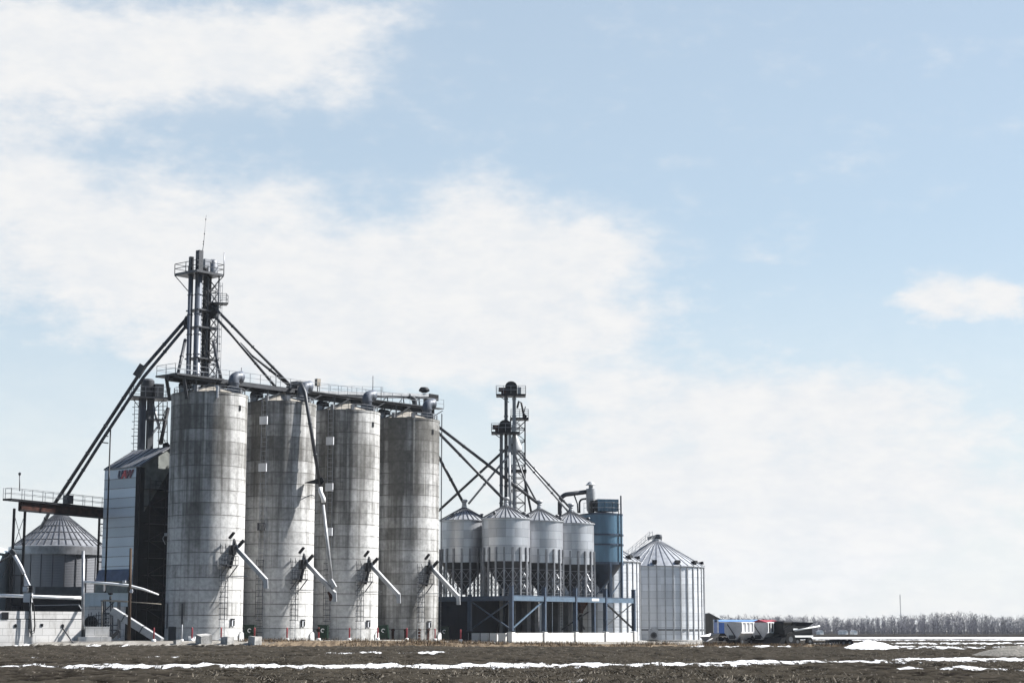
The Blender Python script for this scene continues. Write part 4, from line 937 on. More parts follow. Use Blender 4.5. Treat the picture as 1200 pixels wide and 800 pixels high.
b.bar(bp_(0.96, 0.2, 12), bp_(0.99, 0.2, 9.5), 0.3); b.rail([bp_(0.9, 0.3, 13.2), bp_(0.99, 0.3, 13.2)], 1.0, 0.8, 0.025); b.build('end_frame', M['steel'], br, True)
b = MB(); p = at(23, 575, 211); b.tube(p, at(23, 557, 211), 0.06, 6); b.lathe([(0.05, 0), (0.16, 0.1), (0.16, 0.3), (0.02, 0.4)], 8, at(23, 557, 211)); b.build('lamp_post', M['steel'], br, True)
po = thing('light_pole', 'thin dark pole with small arm standing left of the dryer', 'pole', (xat(126, 218, 3), 218, 0.5))
b = MB(); X0 = xat(126, 218, 15); b.tube((X0, 218, 0.5), (X0, 218, zat(503, 218)), 0.13, 8, 0.08); b.build('post', M['black'], po, True)
b = MB(); b.bar(at(119, 518, 218), at(127, 519, 218), 0.12); b.bar(at(119, 518, 218), at(119, 514, 218), 0.1); b.bar(at(122, 511, 218), at(127, 511, 218), 0.1); b.build('cross_arm', M['black'], po, True)

# ------------------------------------------------------------------ lattice tower with two bucket legs, behind the hopper bins
QX, QY = 0.55, 252.5
lt = thing('lattice_tower', 'slim lattice tower with railed balcony behind the hopper bins', 'tower', (QX, QY, 0.25))
zl = zat(491, QY); hw = 1.0
c0 = Vector((QX+0.25, QY+0.3, 0)); cs = [c0 + Vector((i*hw, j*hw, 0)) for i, j in ((-1,-1), (1,-1), (1,1), (-1,1))]
b = MB()
for c in cs: b.bar(c+Vector((0,0,0.25)), c+Vector((0,0,zl)), 0.17)
z_ = 14.0; k = 0
while z_ < zl-1:
    for i in range(4):
        a, e = cs[i], cs[(i+1)%4]; b.bar(a+Vector((0,0,z_)), e+Vector((0,0,z_)), 0.1); b.bar((a if k%2 else e)+Vector((0,0,z_)), (e if k%2 else a)+Vector((0,0,z_+1.7)), 0.09)
    z_ += 1.7; k += 1
b.build('lattice_mast', M['steel'], lt, True)
b = MB(); b.box((QX+0.5, QY, zl), (2.5, 2.4, 0.22)); b.bar((QX+0.2, QY, zl-1.3), (QX+1.6, QY-1, zl-0.1), 0.1); pl = b.build('balcony', M['black'], lt, True)
b = MB(); b.rail([(QX+0.5+i*1.2, QY+j*1.15, zl+0.1) for i, j in ((-1,-1), (1,-1), (1,1), (-1,1))], 1.15, 1.2, 0.03, True); b.build('railing', M['galv_bar'], pl).location = -lt.location
b = MB(); b.ladder((QX-0.2, QY-0.9, 0), (1,0,0), 14, zl, 0.5, 0.03, 0.45)
for z_ in np.arange(15, zl, 1.0): b.path([(QX-0.5, QY-1.0, z_), (QX-0.45, QY-1.5, z_), (QX+0.05, QY-1.5, z_), (QX+0.1, QY-1.0, z_)], 0.03, 4)
b.build('caged_ladder', M['galv_bar'], lt, True)
b = MB(); b.box((QX+0.1, QY, zat(552, QY)), (2.7, 2.6, 0.3)); b.build('tie_band', M['black'], lt, True)
b = MB(); p = at(603.5, 520, QY-0.8); b.lathe([(0.25, 1.6), (0.45, 0.9), (1.0, -0.4), (1.0, -0.9), (0.7, -1.1)], 18, p); b.build('distributor', M['lightgrey'], lt, True)
b = MB(); b.path([at(606, 478, QY-0.6), at(608, 470, QY-0.6), at(611, 472, QY-0.6), at(614, 488, QY-0.6)], 0.14, 8); b.build('hose', M['black'], lt, True)
b = MB(); b.bar((QX+0.9, QY-0.5, zl), (QX+1.3, QY-0.5, zl+1.7), 0.12); b.bar((QX+1.4, QY-0.5, zl+0.2), (QX+1.0, QY-0.5, zl+0.6), 0.4); b.build('jib', M['black'], lt, True)
def bucket_leg(label, pxs, pyhead, pyplat, plx0, plx1, wd, hx, Y):
    zt_ = zat(pyplat, Y); zhd = zat(pyhead, Y); base = Vector((xat(sum(pxs)/2, Y, 10), Y, 0.25))
    t = thing('bucket_elevator', label, 'grain elevator', base)
    for i, px in enumerate(pxs):
        b = MB(); x = xat(px, Y, 30); b.box((x, Y, (zt_+0.25)/2), (wd, 0.7, zt_-0.25))
        for z_ in np.arange(14, zt_, 2.4): b.box((x, Y, z_), (wd+0.14, 0.84, 0.12))
        b.build('casing_leg', M['galv_bar' if i else 'spout'], t, True)
    xh = xat(hx, Y, 33); w2 = 0.82
    b = MB(); prof = [(-w2, zt_), (w2, zt_), (w2, zhd-0.7)] + [(w2*math.cos(a), zhd-0.7+0.7*math.sin(a)) for a in np.linspace(0.2, PI-0.2, 7)] + [(-w2, zhd-0.7)]
    b.prism([(xh+x, Y-0.5, z_) for x, z_ in prof], (0, 1.0, 0)); b.build('head_cover', M['black'], t, True)
    x0, x1 = xat(plx0, Y, 33), xat(plx1, Y, 33)
    b = MB(); b.box(((x0+x1)/2, Y, zt_), (x1-x0, 2.2, 0.26)); b.bar((x0+0.3, Y, zt_), (xh-0.3, Y, zt_-0.9), 0.1); pl = b.build('head_platform', M['black'], t, True)
    b = MB(); b.rail([(x, Y+y, zt_+0.1) for x, y in ((x0, -1.05), (x1, -1.05), (x1, 1.05), (x0, 1.05))], 1.15, 1.0, 0.03, True); b.build('railing', M['galv_bar'], pl).location = -base
    b = MB(); b.path([(xh-w2, Y-0.3, zt_+0.75), (xh-w2-0.9, Y-0.3, zt_+0.8)], [0.34, 0.3], 12); b.box((xh-w2-0.2, Y-0.3, zt_+0.35), (0.7, 0.6, 0.5)); b.build('drive_motor', M['rust'], t, True)
    b = MB(); b.box((xh+w2+0.3, Y-0.6, zt_+0.6), (0.5, 0.3, 1.0)); b.build('control_cabinet', M['lightgrey'], t, True)
    return t
bucket_leg('taller bucket leg beside the lattice tower with topmost railed head', (593, 602.5), 447, 463.5, 581.5, 616, 0.46, 599, QY-2.0)
bucket_leg('shorter bucket leg beside the lattice tower with lower left platform', (587.5, 597.5), 492, 507.5, 576, 609, 0.44, 592, QY-3.6)
# spouts of this group
spout('long spout from the last silo conveyor to the middle hopper bin cap', [at(514, 500, 245.5), at(631, 590, 251)], 0.2, 'steel')
spout('spout from the last silo conveyor to the corner hopper bin cap', [at(514, 507, 245.5), at(590.5, 585, 245)], 0.2, 'steel')
spout('short steep spout from the last silo onto the shaded back hopper bin', [at(514, 535, 246), at(542.5, 588, 249.3)], 0.2, 'steel')
spout('dark spout from the lattice tower falling left behind the last silo', [at(600, 520, 250.5), at(586, 532, 250.8), at(512, 600, 255)], 0.18, 'steel')
spout('pale spout from the lattice tower to the shaded back hopper bin', [at(600, 530, 250.3), at(586, 545, 250), at(549, 590, 249.3)], 0.15, 'lightgrey')
spout('vertical pale spout from the lattice tower to the corner hopper bin', [at(597, 530, 248.6), at(597.5, 586, 245.2)], 0.15, 'lightgrey')
spout('thin spout from the lattice tower to the middle hopper bin', [at(604, 533, 250.8), at(615, 562, 251), at(630, 590, 251.2)], 0.13, 'spout')
spout('left one of two parallel spouts running from the lattice tower to the right hopper bin', [at(604.5, 528, 251), at(667.5, 601, 257)], 0.15, 'lightgrey')
spout('right one of two parallel spouts running from the lattice tower towards the blue bin', [at(607, 528, 251.2), at(678, 606, 260)], 0.15, 'spout')
spout('steep dark spout falling between the two middle hopper bin roofs', [at(612, 548, 251.5), at(623, 602, 253.5)], 0.16, 'steel')

# ------------------------------------------------------------------ loading yard at the left
WE = Vector((xat(94, 205.5, 2), 205.5, 0)); wl = thing('block_wall', 'long white concrete block wall at the left edge of the yard', 'wall', WE+Vector((0,0,0.5)))
wa = math.atan2(-0.6, -0.8); zt = zat(716, 205)-0.5
b = MB(); b.box((7.5, 0, (zt-0.9)/2-0.4), (15, 0.6, zt-0.1)); o = b.build('lower_courses', M['block'], wl); o.rotation_euler.z = wa
b = MB(); b.box((7.5, -0.06, zt-0.42), (15, 0.62, 0.8)); o = b.build('top_course', M['block'], wl); o.rotation_euler.z = wa
for i, q in enumerate((2.2, 4.6, 7.6, 10.4, 13.0)):
    b = MB(); b.box((q, 0.33, 1.75+0.1*(i % 2)), (0.3, 0.06, 0.3), 0); b.box((q+0.02, 0.36, 1.9), (0.14, 0.06, 0.14), 0); o = b.build('tie_hole', M['black'], wl); o.rotation_euler.z = wa
b = MB(); b.box((8.8, 0.32, zt-0.5), (0.75, 0.08, 0.75)); o = b.build('wall_opening', M['black'], wl); o.rotation_euler.z = wa
# dim shelf behind wall
sh = thing('pale_shed', 'pale blue metal shed cut by the left edge of the picture', 'shed', (-69.0, 232, 0.5))
b = MB(); zs_ = zat(645, 226); b.prism([(-5, -6, 0), (5.0, -6, 0), (5.0, -6, zs_-0.5), (0, -6, zs_+1.2), (-5, -6, zs_-0.5)], (0, 13, 0)); b.build('wall', M['shed_pale'], sh)
b = MB()
for k in (-1, 1): b.prism([(0, -6.3, zs_+1.25), (k*5.3, -6.3, zs_-0.6), (k*5.3, -6.3, zs_-0.42), (0, -6.3, zs_+1.45)], (0, 13.6, 0))
b.build('roof', M['shed_pale'], sh)
b = MB(); b.bar((-3, -6.1, 3.0), (4.9, -6.1, 3.0), 0.1); b.bar((4.0, -6.1, 6.5), (4.9, -6.1, 10.5), 0.12); b.bar((2.0, -6.1, 8.6), (5.0, -6.1, 11.3), 0.4, 0.4); b.build('trim', M['steel'], sh)
b = MB(); b.path([(3.9, -6.05, 4.9), (3.9, -6.5, 4.9)], 0.8, 20); v = b.build('round_vent', M['board'], sh)
b = MB(); b.path([(3.9, -6.5, 4.9), (3.9, -6.58, 4.9)], 0.55, 20); b.build('vent_mouth', M['black'], v)
# upper dark hopper pit behind the wall
dp = thing('dump_pit', 'low dark steel dump pit between the old bin and the white block wall', 'pit', at(60, 745, 219))
b = MB(); q = at(60, 700, 219); b.box((q.x+0.2, 219.6, 3.2), (11.0, 1.6, 5.2), 0.0); b.build('pit_housing', M['black'], dp, True)
b = MB(); b.box((at(68, 690, 218).x, 218.6, zat(692, 218.6)), (5.6, 0.3, 1.0)); b.build('pit_lintel', M['steel'], dp, True)
# grain probe with pale boom
YP = 201.6
gp = thing('grain_probe', 'pale jointed sampling boom with hanging cable loops over the block wall', 'boom', at(36, 748, YP))
b = MB(); b.tube(at(37, 746, YP), at(35, 690, YP), 0.12, 8); b.build('mast', M['lightgrey'], gp, True)
b = MB(); b.path([at(15, 647, YP), at(24, 663, YP), at(28, 672, YP)], 0.2, 8); b.build('boom', M['board'], gp, True)
b = MB(); a_, e_, f_ = at(28, 671, YP), at(34.5, 685, YP), at(28.5, 686, YP); b.prism([a_, e_, f_], (0, 0.5, 0)); b.build('counterweight', M['board'], gp, True)
b = MB(); b.path([at(0, 658, YP+2), at(12, 651, YP+1), at(17, 647, YP)], 0.12, 8); b.bar(at(13, 644, YP), at(18, 650, YP), 0.55, 0.4); b.bar(at(12, 653, YP+0.6), at(3, 676, YP+0.6), 0.05); b.bar(at(17, 650, YP+0.3), at(35, 686, YP+0.3), 0.1); b.build('boom_hinge', M['steel'], gp, True)
b = MB(); b.box(at(33, 700, YP), (0.9, 0.6, 0.95)); b.box(at(30, 690, YP), (0.5, 0.5, 0.5)); b.build('control_box', M['board'], gp, True)
b = MB(); b.box(at(36, 690, YP-0.1), (0.4, 0.5, 0.7)); b.build('head_motor', M['black'], gp, True)
for dx in (0, 2.2):
    b = MB(); b.path([at(36.5+dx*0.2, 695, YP-0.4), at(34.5+dx*0.6, 715, YP-0.4), at(33.5+dx*0.7, 735, YP-0.4), at(36+dx*0.4, 742.5-dx, YP-0.4), at(40-dx*0.3, 741-dx, YP-0.4), at(41.2-dx*0.3, 733, YP-0.4), at(40, 712, YP-0.4), at(37.5, 698, YP-0.4)], 0.045, 6); b.build('cable_loop', M['black'], gp, True)
# posts and rails
gs = thing('grey_post', 'tall grey steel post rising at the end of the block wall', 'post', at(97, 750, 206))
b = MB(); b.tube(at(97, 751, 206), at(97.5, 645, 206), 0.17, 10); b.build('post', M['galv_bar'], gs, True)
b = MB(); b.box(at(95.5, 749, 206)-Vector((0,0,0.05)), (1.2, 0.9, 0.4)); b.box(at(99.5, 742, 206), (0.5, 0.5, 0.9)); b.build('base_box', M['steel'], gs, True)
wp = thing('wooden_pole', 'brown weathered wooden pole before the dark dryer side', 'pole', at(151, 748, 204))
b = MB(); b.path([at(151, 749, 204), at(153.3, 642, 204)], [0.19, 0.14], 10); b.build('post', M['wood'], wp, True)
b = MB(); b.bar(at(151.5, 693, 203.8), at(156, 692, 203.8), 0.1); b.box(at(154, 692, 203.8), (0.25, 0.2, 0.4)); b.build('insulator', M['board'], wp, True)
hp_ = thing('pipe_rail', 'white horizontal pipe along the top of the block wall', 'pipe', at(50, 699, 206.3))
b = MB(); b.tube(at(-6, 697, 205.2), at(95, 700.5, 206.6), 0.19, 10); b.build('pipe', M['white'], hp_, True)
b = MB(); b.bar(at(40, 709, 206.3), at(93, 708, 206.6), 0.06); b.bar(at(92, 708, 206.6), at(97, 716, 206.4), 0.08); b.build('stay_wire', M['lightgrey'], hp_, True)
ov = thing('overhead_pipe', 'white overhead pipe from the grey post past the wooden pole, its end drooping', 'pipe', at(140, 684, 205.5))
b = MB(); b.path([at(98, 681.5, 206), at(130, 683.5, 205.6), at(150, 685.5, 205), at(168, 690, 205), at(186, 696.5, 205)], [0.15, 0.15, 0.15, 0.13, 0.08], 10); b.build('pipe', M['white'], ov, True)
b = MB(); b.box(at(145.5, 681, 205.3), (0.35, 0.3, 0.25)); b.build('bracket', M['board'], ov, True)
b = MB(); b.bar(at(122, 684, 206), at(122, 692, 206.3), 0.2); b.build('drop_stub', M['board'], ov, True)
# control hut behind the block base
hut = thing('control_hut', 'small white block hut with pale corrugated upper strip behind the pipes', 'hut', at(120, 745, 212))
q = at(121, 700, 212)
b = MB(); b.box((q.x, 213, 2.5), (4.2, 2.5, 3.9), 0.45); b.build('wall', M['block'], hut, True)
b = MB(); b.box((q.x+0.1, 213, 5.2), (4.4, 2.7, 1.45), 0.45); b.box((q.x+0.1, 213, 5.95), (4.6, 2.9, 0.12), 0.45); b.build('corrugated_strip', M['shed_pale'], hut, True)
b = MB(); p = at(107, 729, 210.6); b.path([p, p-Vector((0,0.25,0))], 0.75, 18); b.build('round_fan', M['black'], hut, True)
# lattice stand with stairs and the chute from it
st = thing('loading_stand', 'cluttered steel loading stand with stairs and pipe frame by the white hut', 'loading stand', at(125, 748, 208))
b = MB()
for px in (121.5, 130, 138.5):
    b.bar(at(px, 748, 208), at(px, 703, 208), 0.14); b.bar(at(px+2, 747, 209.6), at(px+2, 703, 209.6), 0.12)
for py in (703.5, 718, 732, 738): b.bar(at(118, py, 208), at(139, py, 208), 0.12)
for px in range(103, 128, 3): b.bar(at(px, 736, 208.2), at(px+1, 716+(px % 5), 208.2), 0.08)
for py in (719, 724, 729): b.bar(at(103, py+3, 208.1), at(128, py, 208.1), 0.08)
b.bar(at(122, 716, 208), at(134, 705, 208), 0.1); b.bar(at(131, 747, 208), at(140, 738, 208), 0.35); b.build('pipe_frame', M['steel'], st, True)
b = MB()
for i in range(6): b.box(at(124+i*1.1, 735-i*4.2, 208.6), (0.7, 0.9, 0.1))
b.build('stair_treads', M['lightgrey'], st, True)
b = MB(); b.bar(at(121, 703, 207.6), at(150, 704.5, 207.6), 0.2); b.tube(at(150, 704.5, 207.6), at(189, 707.5, 207.6), 0.05, 6); b.bar(at(119.5, 704, 207.6), at(119.5, 737, 207.6), 0.12); b.build('top_pipe', M['pallet'], st, True)
b = MB(); b.tube(at(129.4, 698, 208), at(129.4, 706, 208), 0.12, 8); b.lathe([(0.05, 0.0), (0.28, 0.1), (0.28, 0.25), (0.05, 0.3)], 10, at(129.4, 697, 208)); b.build('valve_wheel', M['black'], st, True)
bb = thing('block_base', 'stepped pale concrete base block at the foot of the loading stand', 'base', at(112, 752, 205.3))
b = MB(); b.box(at(111, 744, 205.5)+Vector((0.2,0,0)), (2.6, 1.6, 1.9), 0.35); b.box(at(110, 750.5, 205.2), (3.5, 2.2, 0.9), 0.35); b.build('block', M['block'], bb, True)
b = MB(); b.box(at(100.5, 742, 204.8), (0.35, 0.5, 1.0), 0.35); b.build('meter_box', M['steel'], bb, True)
ch = thing('loading_chute', 'broad pale square chute sloping down right past the wooden pole', 'chute', at(186, 750, 205.5))
b = MB(); b.bar(at(132, 715, 206.5), at(189, 751, 205.2), 0.8, 0.75); b.build('trough', M['lightgrey'], ch, True)
b = MB()
for f in (0.25, 0.62): a_ = at(132, 715, 206.5).lerp(at(189, 751, 205.2), f); u_ = (at(189, 751, 205.2)-at(132, 715, 206.5)).normalized(); b.bar(a_-u_*0.05, a_+u_*0.05, 0.9, 0.85)
b.build('clamp', M['steel'], ch, True)
ro = thing('leaning_rod', 'thin dark rod leaning at the foot of the block wall', 'rod', at(88, 756.5, 202.5))
b = MB(); b.tube(at(88.5, 757, 202.5), at(73, 735, 204), 0.07, 6); b.tube(at(73.4, 735.5, 204), at(72.6, 734.2, 204), 0.1, 6); b.build('rod', M['steel'], ro, True)

# ------------------------------------------------------------------ bollards, blocks, carts along the yard
def lineY(px, off):
    """point on the line parallel to the silo row whose picture column is px"""
    p = SILO1 + NRM*off; k = (px-600)/F*1.0
    t = (k*p.y*0.99 - p.x)/(D.x - k*D.y*0.99); q = p + D*t; q.z = ground_z(q.x, q.y); return q
bl_lab = {180: 'red and white bollard at the lower end of the broad chute', 226: 'red bollard in front of the steel door of the first silo', 260: 'red bollard at the ladder foot of the first silo',
 299: 'red bollard beside the dark green cart between first and second silo', 337: 'red bollard at the lower ladder foot of the second silo', 374: 'red bollard hung with a round tag by the second and third silo gap',
 410: 'red bollard at the lower ladder foot of the third silo', 443: 'red bollard beside the leaning green cart of the last silo', 477: 'red bollard in front of the ducts of the last silo',
 510: 'red bollard at the right foot of the last silo', 540: 'red bollard before the dark navy cladding, farthest along the row'}
proto = None
for px, lab in bl_lab.items():
    p = lineY(px, 6.3)
    if px == 180: p = Vector((xat(180, 203.5), 203.5, ground_z(xat(180, 203.5), 203.5)))
    if proto is None:
        t = thing('bollard', lab, 'bollard', p, 0, 'red bollards along the silo row'); proto = t
        b = MB(); b.path([(0,0,-0.1), (0,0,1.42), (0,0,1.5)], [0.09, 0.09, 0.06], 12); b.build('post', M['red'], t)
        b = MB(); b.path([(0,0,-0.1), (0,0,0.22), (0,0,0.26)], [0.26, 0.24, 0.12], 12); b.build('foot', M['white'], t)
    else:
        t = copy_tree(proto); t.location = p; t['label'] = lab
    if px == 374:
        b = MB(); b.path([(-0.02,-0.14,1.2), (-0.02,-0.2,1.2)], 0.24, 14); b.build('round_tag', M['rust'], t)
p = lineY(214, 6.5); t = thing('white_post', 'slim pale post standing left of the first silo bollards', 'post', p)
b = MB(); b.path([(0,0,-0.1), (0,0,1.75), (0,0,1.8)], [0.09, 0.09, 0.05], 10); b.build('post', M['lightgrey'], t)
b = MB(); b.path([(0,0,-0.1), (0,0,0.2)], 0.2, 10); b.build('foot', M['white'], t)
def block_mesh(s, seed):
    rnd = random.Random(seed); b = MB(); w, d, h = s
    top = 0.82
    vs = [Vector((i*w/2, j*d/2, k*h)) for k in (0, 1) for i, j in ((-1,-1), (1,-1), (1,1), (-1,1))]
    vs = [v + Vector((rnd.uniform(-.05,.05), rnd.uniform(-.05,.05), rnd.uniform(-.07,.05) if v.z > 0 else -0.25)) for v in vs]
    b.add(vs, [[3,2,1,0],[4,5,6,7],[0,1,5,4],[1,2,6,5],[2,3,7,6],[3,0,4,7]]); return b
for px, Y, s, rz, lab in ((208, 201.5, (0.75, 0.5, 0.4), 0.9, 'small broken concrete lump, leftmost of the barrier blocks'), (239, 201.5, (1.35, 1.1, 0.95), 0.75, 'largest tilted concrete barrier block in front of the first silo'),
                     (266, 201.2, (1.05, 1.0, 0.8), 0.95, 'squat concrete barrier block before the first silo ladder'), (299, 201.2, (1.1, 1.05, 0.85), 0.9, 'rightmost concrete barrier block, below the dark green cart'),
                     (225, 206.0, (0.75, 0.6, 0.5), 0.2, 'small white concrete cube at the foot of a red bollard')):
    X = xat(px, Y); o = block_mesh(s, px).build('barrier_block', M['white' if px == 225 else 'concrete']); o.location = (X, Y, ground_z(X, Y)); o.rotation_euler = (0.12 if px == 239 else 0.0, -0.1 if px == 239 else 0, rz)
    tag(o, lab, 'concrete block', 'concrete blocks on the yard edge')
def green_cart(px, lab, lean):
    p = lineY(px, 2.9); t = thing('green_cart', lab, 'cart', p, math.atan2(D.y, D.x)-0.9, 'dark green carts between the silos')
    R_ = Matrix.Rotation(lean, 3, 'Y')
    b = MB(); vs = [R_ @ Vector(v) for v in ((-0.55,-0.5,0.15), (0.6,-0.5,0.15), (0.6,0.5,0.15), (-0.55,0.5,0.15), (-0.62,-0.6,1.75), (0.55,-0.6,1.75), (0.55,0.6,1.75), (-0.62,0.6,1.75))]
    b.add(vs, [[3,2,1,0],[4,5,6,7],[0,1,5,4],[1,2,6,5],[2,3,7,6],[3,0,4,7]]); b.build('body', M['green'], t)
    b = MB(); b.box(R_ @ Vector((-0.03,0,1.79)), (1.3, 1.3, 0.08), rot=R_); b.build('lid', M['green'], t)
    b = MB(); c_ = R_ @ Vector((0.02,-0.6,1.15)); b.path([c_+Vector((0.2*math.cos(a), -0.02, 0.2*math.sin(a))) for a in np.linspace(0.5, 5.2, 10)], 0.05, 5); b.build('emblem', M['white'], t)
    for k in (-0.4, 0.45):
        b = MB(); b.path([(k, -0.45, 0.17), (k, -0.32, 0.17)], 0.17, 12); b.build('wheel', M['rubber'], t)
green_cart(294, 'dark green cart with white emblem between the first and second silo', 0.0)
green_cart(379, 'dark green cart between the second and third silo', 0.03)
green_cart(451, 'leaning dark green cart between the third and last silo', -0.1)
green_cart(521, 'dark green cart in deep shade between the last silo and the navy cladding', 0.0)
for px, lab in ((284, 'white leaning board in the gap beside the first silo'), (366.5, 'white leaning board in the gap beside the second silo'), (442.5, 'white leaning board in the gap beside the third silo'), (515.5, 'white leaning board in the shade beside the last silo')):
    p = lineY(px, 4.3); t = MB(); t.prism([(-0.32, 0, 0), (0.34, 0, 0), (0.22, 0, 0.85), (-0.02, 0, 1.05), (-0.3, 0, 0.75)], (0.05, 0.35, 0)); o = t.build('leaning_board', M['white']); o.location = p; o.rotation_euler = (0.1, 0, 0.75)
    tag(o, lab, 'board', 'white boards between the silos')

# ------------------------------------------------------------------ vehicles and farm gear at the right
def wheel(parent, p, r, w, axis=(0,1,0), name='wheel'):
    p = Vector(p); a = Vector(axis).normalized()*w/2
    b = MB(); b.path([p-a, p-a*0.9, p+a*0.9, p+a], [r*0.9, r, r, r*0.9], 20); o = b.build(name, M['rubber'], parent)
    b = MB(); b.path([p-a*1.06, p+a*1.06], r*0.4, 14); b.build('rim', M['spout'], o); return o
AV = math.atan2(D.y, D.x)
VZ = -0.05
def vpos(px, Y): return Vector((xat(px, Y, 0), Y, ground_z(xat(px, Y, 0), Y)+VZ*0))
# long blue trailer behind
ty = 224; p = vpos(867, ty)
tr = thing('grain_trailer', 'long blue grain trailer with sky blue tarp behind the wagons', 'trailer', p, 0.12)
L_ = 5.8; zt_ = zat(725, ty)-p.z; zb_ = zat(741.5, ty)-p.z
b = MB(); b.prism([(-L_/2, -1.1, zb_), (L_/2, -1.1, zb_), (L_/2, -1.1, zt_-0.35), (-L_/2, -1.1, zt_-0.35)], (0, 2.2, 0)); b.build('box_body', M['trailer_blue'], tr)
b = MB()
for i in range(8): b.box((-L_/2+0.3+i*(L_-0.6)/7, -1.12, (zb_+zt_-0.35)/2), (0.06, 0.06, zt_-zb_-0.4))
b.build('side_rib', M['trailer_blue'], tr)
b = MB(); b.lathe([(1.12, -L_/2), (1.12, L_/2)], 12, a0=0, a1=PI); rot = Matrix(((0,0,1),(1,0,0),(0,1,0))); b.v = [tuple(rot @ Vector((v[0], v[1]*0.2, v[2])) + Vector((0,0,zt_-0.3))) for v in b.v]; b.build('tarp', M['trailer_sky'], tr)
b = MB(); b.box((-L_/2, -1.1, (zb_+zt_)/2+0.0), (0.14, 0.14, zt_-zb_-0.1)); b.box((-L_/2, 1.1, (zb_+zt_)/2), (0.14, 0.14, zt_-zb_-0.1)); b.box((0,-1.13,zt_-0.36), (L_, 0.08, 0.1)); b.build('corner_post', M['white'], tr)
b = MB(); b.box((0,0,zb_-0.15), (L_, 1.9, 0.3)); b.box((0.3,0,zb_-0.5), (3.2, 1.5, 0.5)); b.box((0,0,0.55), (L_*0.98, 2.0, 0.7)); b.build('chassis', M['black'], tr)
for x in (-2.1, -1.2, 1.9):
    for y in (-0.95, 0.95): wheel(tr, (x, y, 0.5), 0.5, 0.28)
def wagon(px, Y, lab, top, Lw):
    p = vpos(px, Y); t = thing('gravity_wagon', lab, 'farm wagon', p, AV)
    h = zat(729, Y)-p.z; w = 1.15; zb = h-1.95; zm = h-1.15
    b = MB()
    pr = [(-0.45, zb), (0.45, zb), (w, zm), (w, h), (-w, h), (-w, zm)]
    b.prism([(-Lw/2, y, z_) for y, z_ in pr], (Lw, 0, 0)); b.build('hopper_box', M['wagon_grey'], t)
    if top:
        b = MB(); b.box((0.1, -w-0.015, (zm+h)/2-0.05), (Lw-0.3, 0.03, h-zm-0.12)); b.build('side_panel', M['black'], t)
    b = MB(); nr = 6 if top else 4
    for i in range(nr): b.box((-Lw/2+0.15+i*(Lw-0.3)/(nr-1), -w-0.04, (zm+h)/2), (0.13, 0.1, h-zm))
    b.box((0, -w-0.03, h), (Lw+0.1, 0.12, 0.1)); b.box((0, -w-0.03, zm), (Lw+0.1, 0.1, 0.1)); b.build('side_rib', M['white'], t)
    b = MB(); b.prism([(-Lw/2-0.03, -w*0.98, h), (-Lw/2-0.03, w*0.98, h), (-Lw/2-0.03, 0.0, h+(0.32 if top else 0.06))], (Lw+0.06, 0, 0)); b.build('tarp', M['redtarp' if top else 'lightgrey'], t)
    b = MB(); b.bar((-Lw/2-0.05, 0.7, h-0.2), (-Lw/2-0.05, -0.5, zb+0.2), 0.08); b.box((-Lw/2-0.05, 0.1, zb+0.3), (0.1, 0.8, 0.45)); b.build('end_ladder', M['steel'], t)
    b = MB(); b.box((0,0,zb-0.15), (Lw*0.95, 1.2, 0.3)); b.box((0,0,zb-0.5), (Lw*0.8, 0.9, 0.5)); b.bar((-Lw/2, 0, 0.5), (-Lw/2-1.2, 0, 0.45), 0.14); b.prism([(-Lw*0.5,-1.0,zb-0.05),(Lw*0.5,-1.0,zb-0.05),(Lw*0.48,-1.0,0.3),(-Lw*0.48,-1.0,0.3)], (0,2.0,0)); b.build('running_gear', M['black'], t)
    for x in (-Lw*0.34, Lw*0.34):
        for y in (-0.85, 0.85): wheel(t, (x, y, 0.46), 0.46, 0.34)
wagon(866.5, 213, 'grey gravity wagon with plain white sunlit side in front of the blue trailer', False, 2.6)
wagon(898, 215, 'grey gravity wagon with white ribs and red tarp', True, 3.0)
# black combine harvester
p = vpos(929, 215); cb = thing('combine_harvester', 'black combine harvester with white unloading auger, right of the red tarped wagon', 'combine', p, AV-0.25)
h = zat(727.5, 215)-p.z
b = MB(); b.prism([(-2.2, -1.1, 0.75), (1.0, -1.1, 0.75), (2.1, -1.1, 1.3), (2.1, -1.1, 2.2), (-1.2, -1.1, 2.35), (-2.3, -1.1, 1.9)], (0, 2.2, 0)); b.build('body', M['black'], cb)
b = MB(); b.prism([(-2.5, -0.95, 1.4), (-1.2, -0.95, 1.5), (-1.0, -0.95, h-0.2), (-2.2, -0.95, h-0.2)], (0, 1.9, 0)); cab = b.build('cab', M['glass'], cb)
b = MB(); b.prism([(-2.4, -1.05, h-0.2), (-0.85, -1.05, h-0.2), (-1.1, -1.0, h), (-2.2, -1.0, h)], (0, 2.1, 0)); b.build('cab_roof', M['black'], cab)
b = MB(); b.prism([(-0.8, -1.0, 2.3), (1.6, -1.0, 2.2), (2.3, -1.25, h-0.15), (-1.0, -1.25, h-0.1)], (0, 2.2, 0)); b.build('grain_tank', M['navy_dark'], cb)
b = MB(); b.path([(-0.9, -1.35, 1.75), (2.9, -1.5, h-0.55)], 0.09, 10); b.build('unloading_auger', M['white'], cb)
b = MB(); b.box((0.4, -1.15, 1.1), (3.4, 0.14, 0.22)); b.box((-0.6, -1.14, 1.9), (0.7, 0.06, 0.2)); b.build('side_stripe', M['white'], cb)
b = MB(); b.prism([(-4.1, -2.0, 0.15), (-3.2, -2.0, 0.2), (-2.9, -2.0, 1.0), (-3.5, -2.0, 1.0)], (0, 4.0, 0)); b.bar((-3.2, 0, 0.7), (-2.0, 0, 1.1), 0.8, 0.6); b.build('header', M['black'], cb)
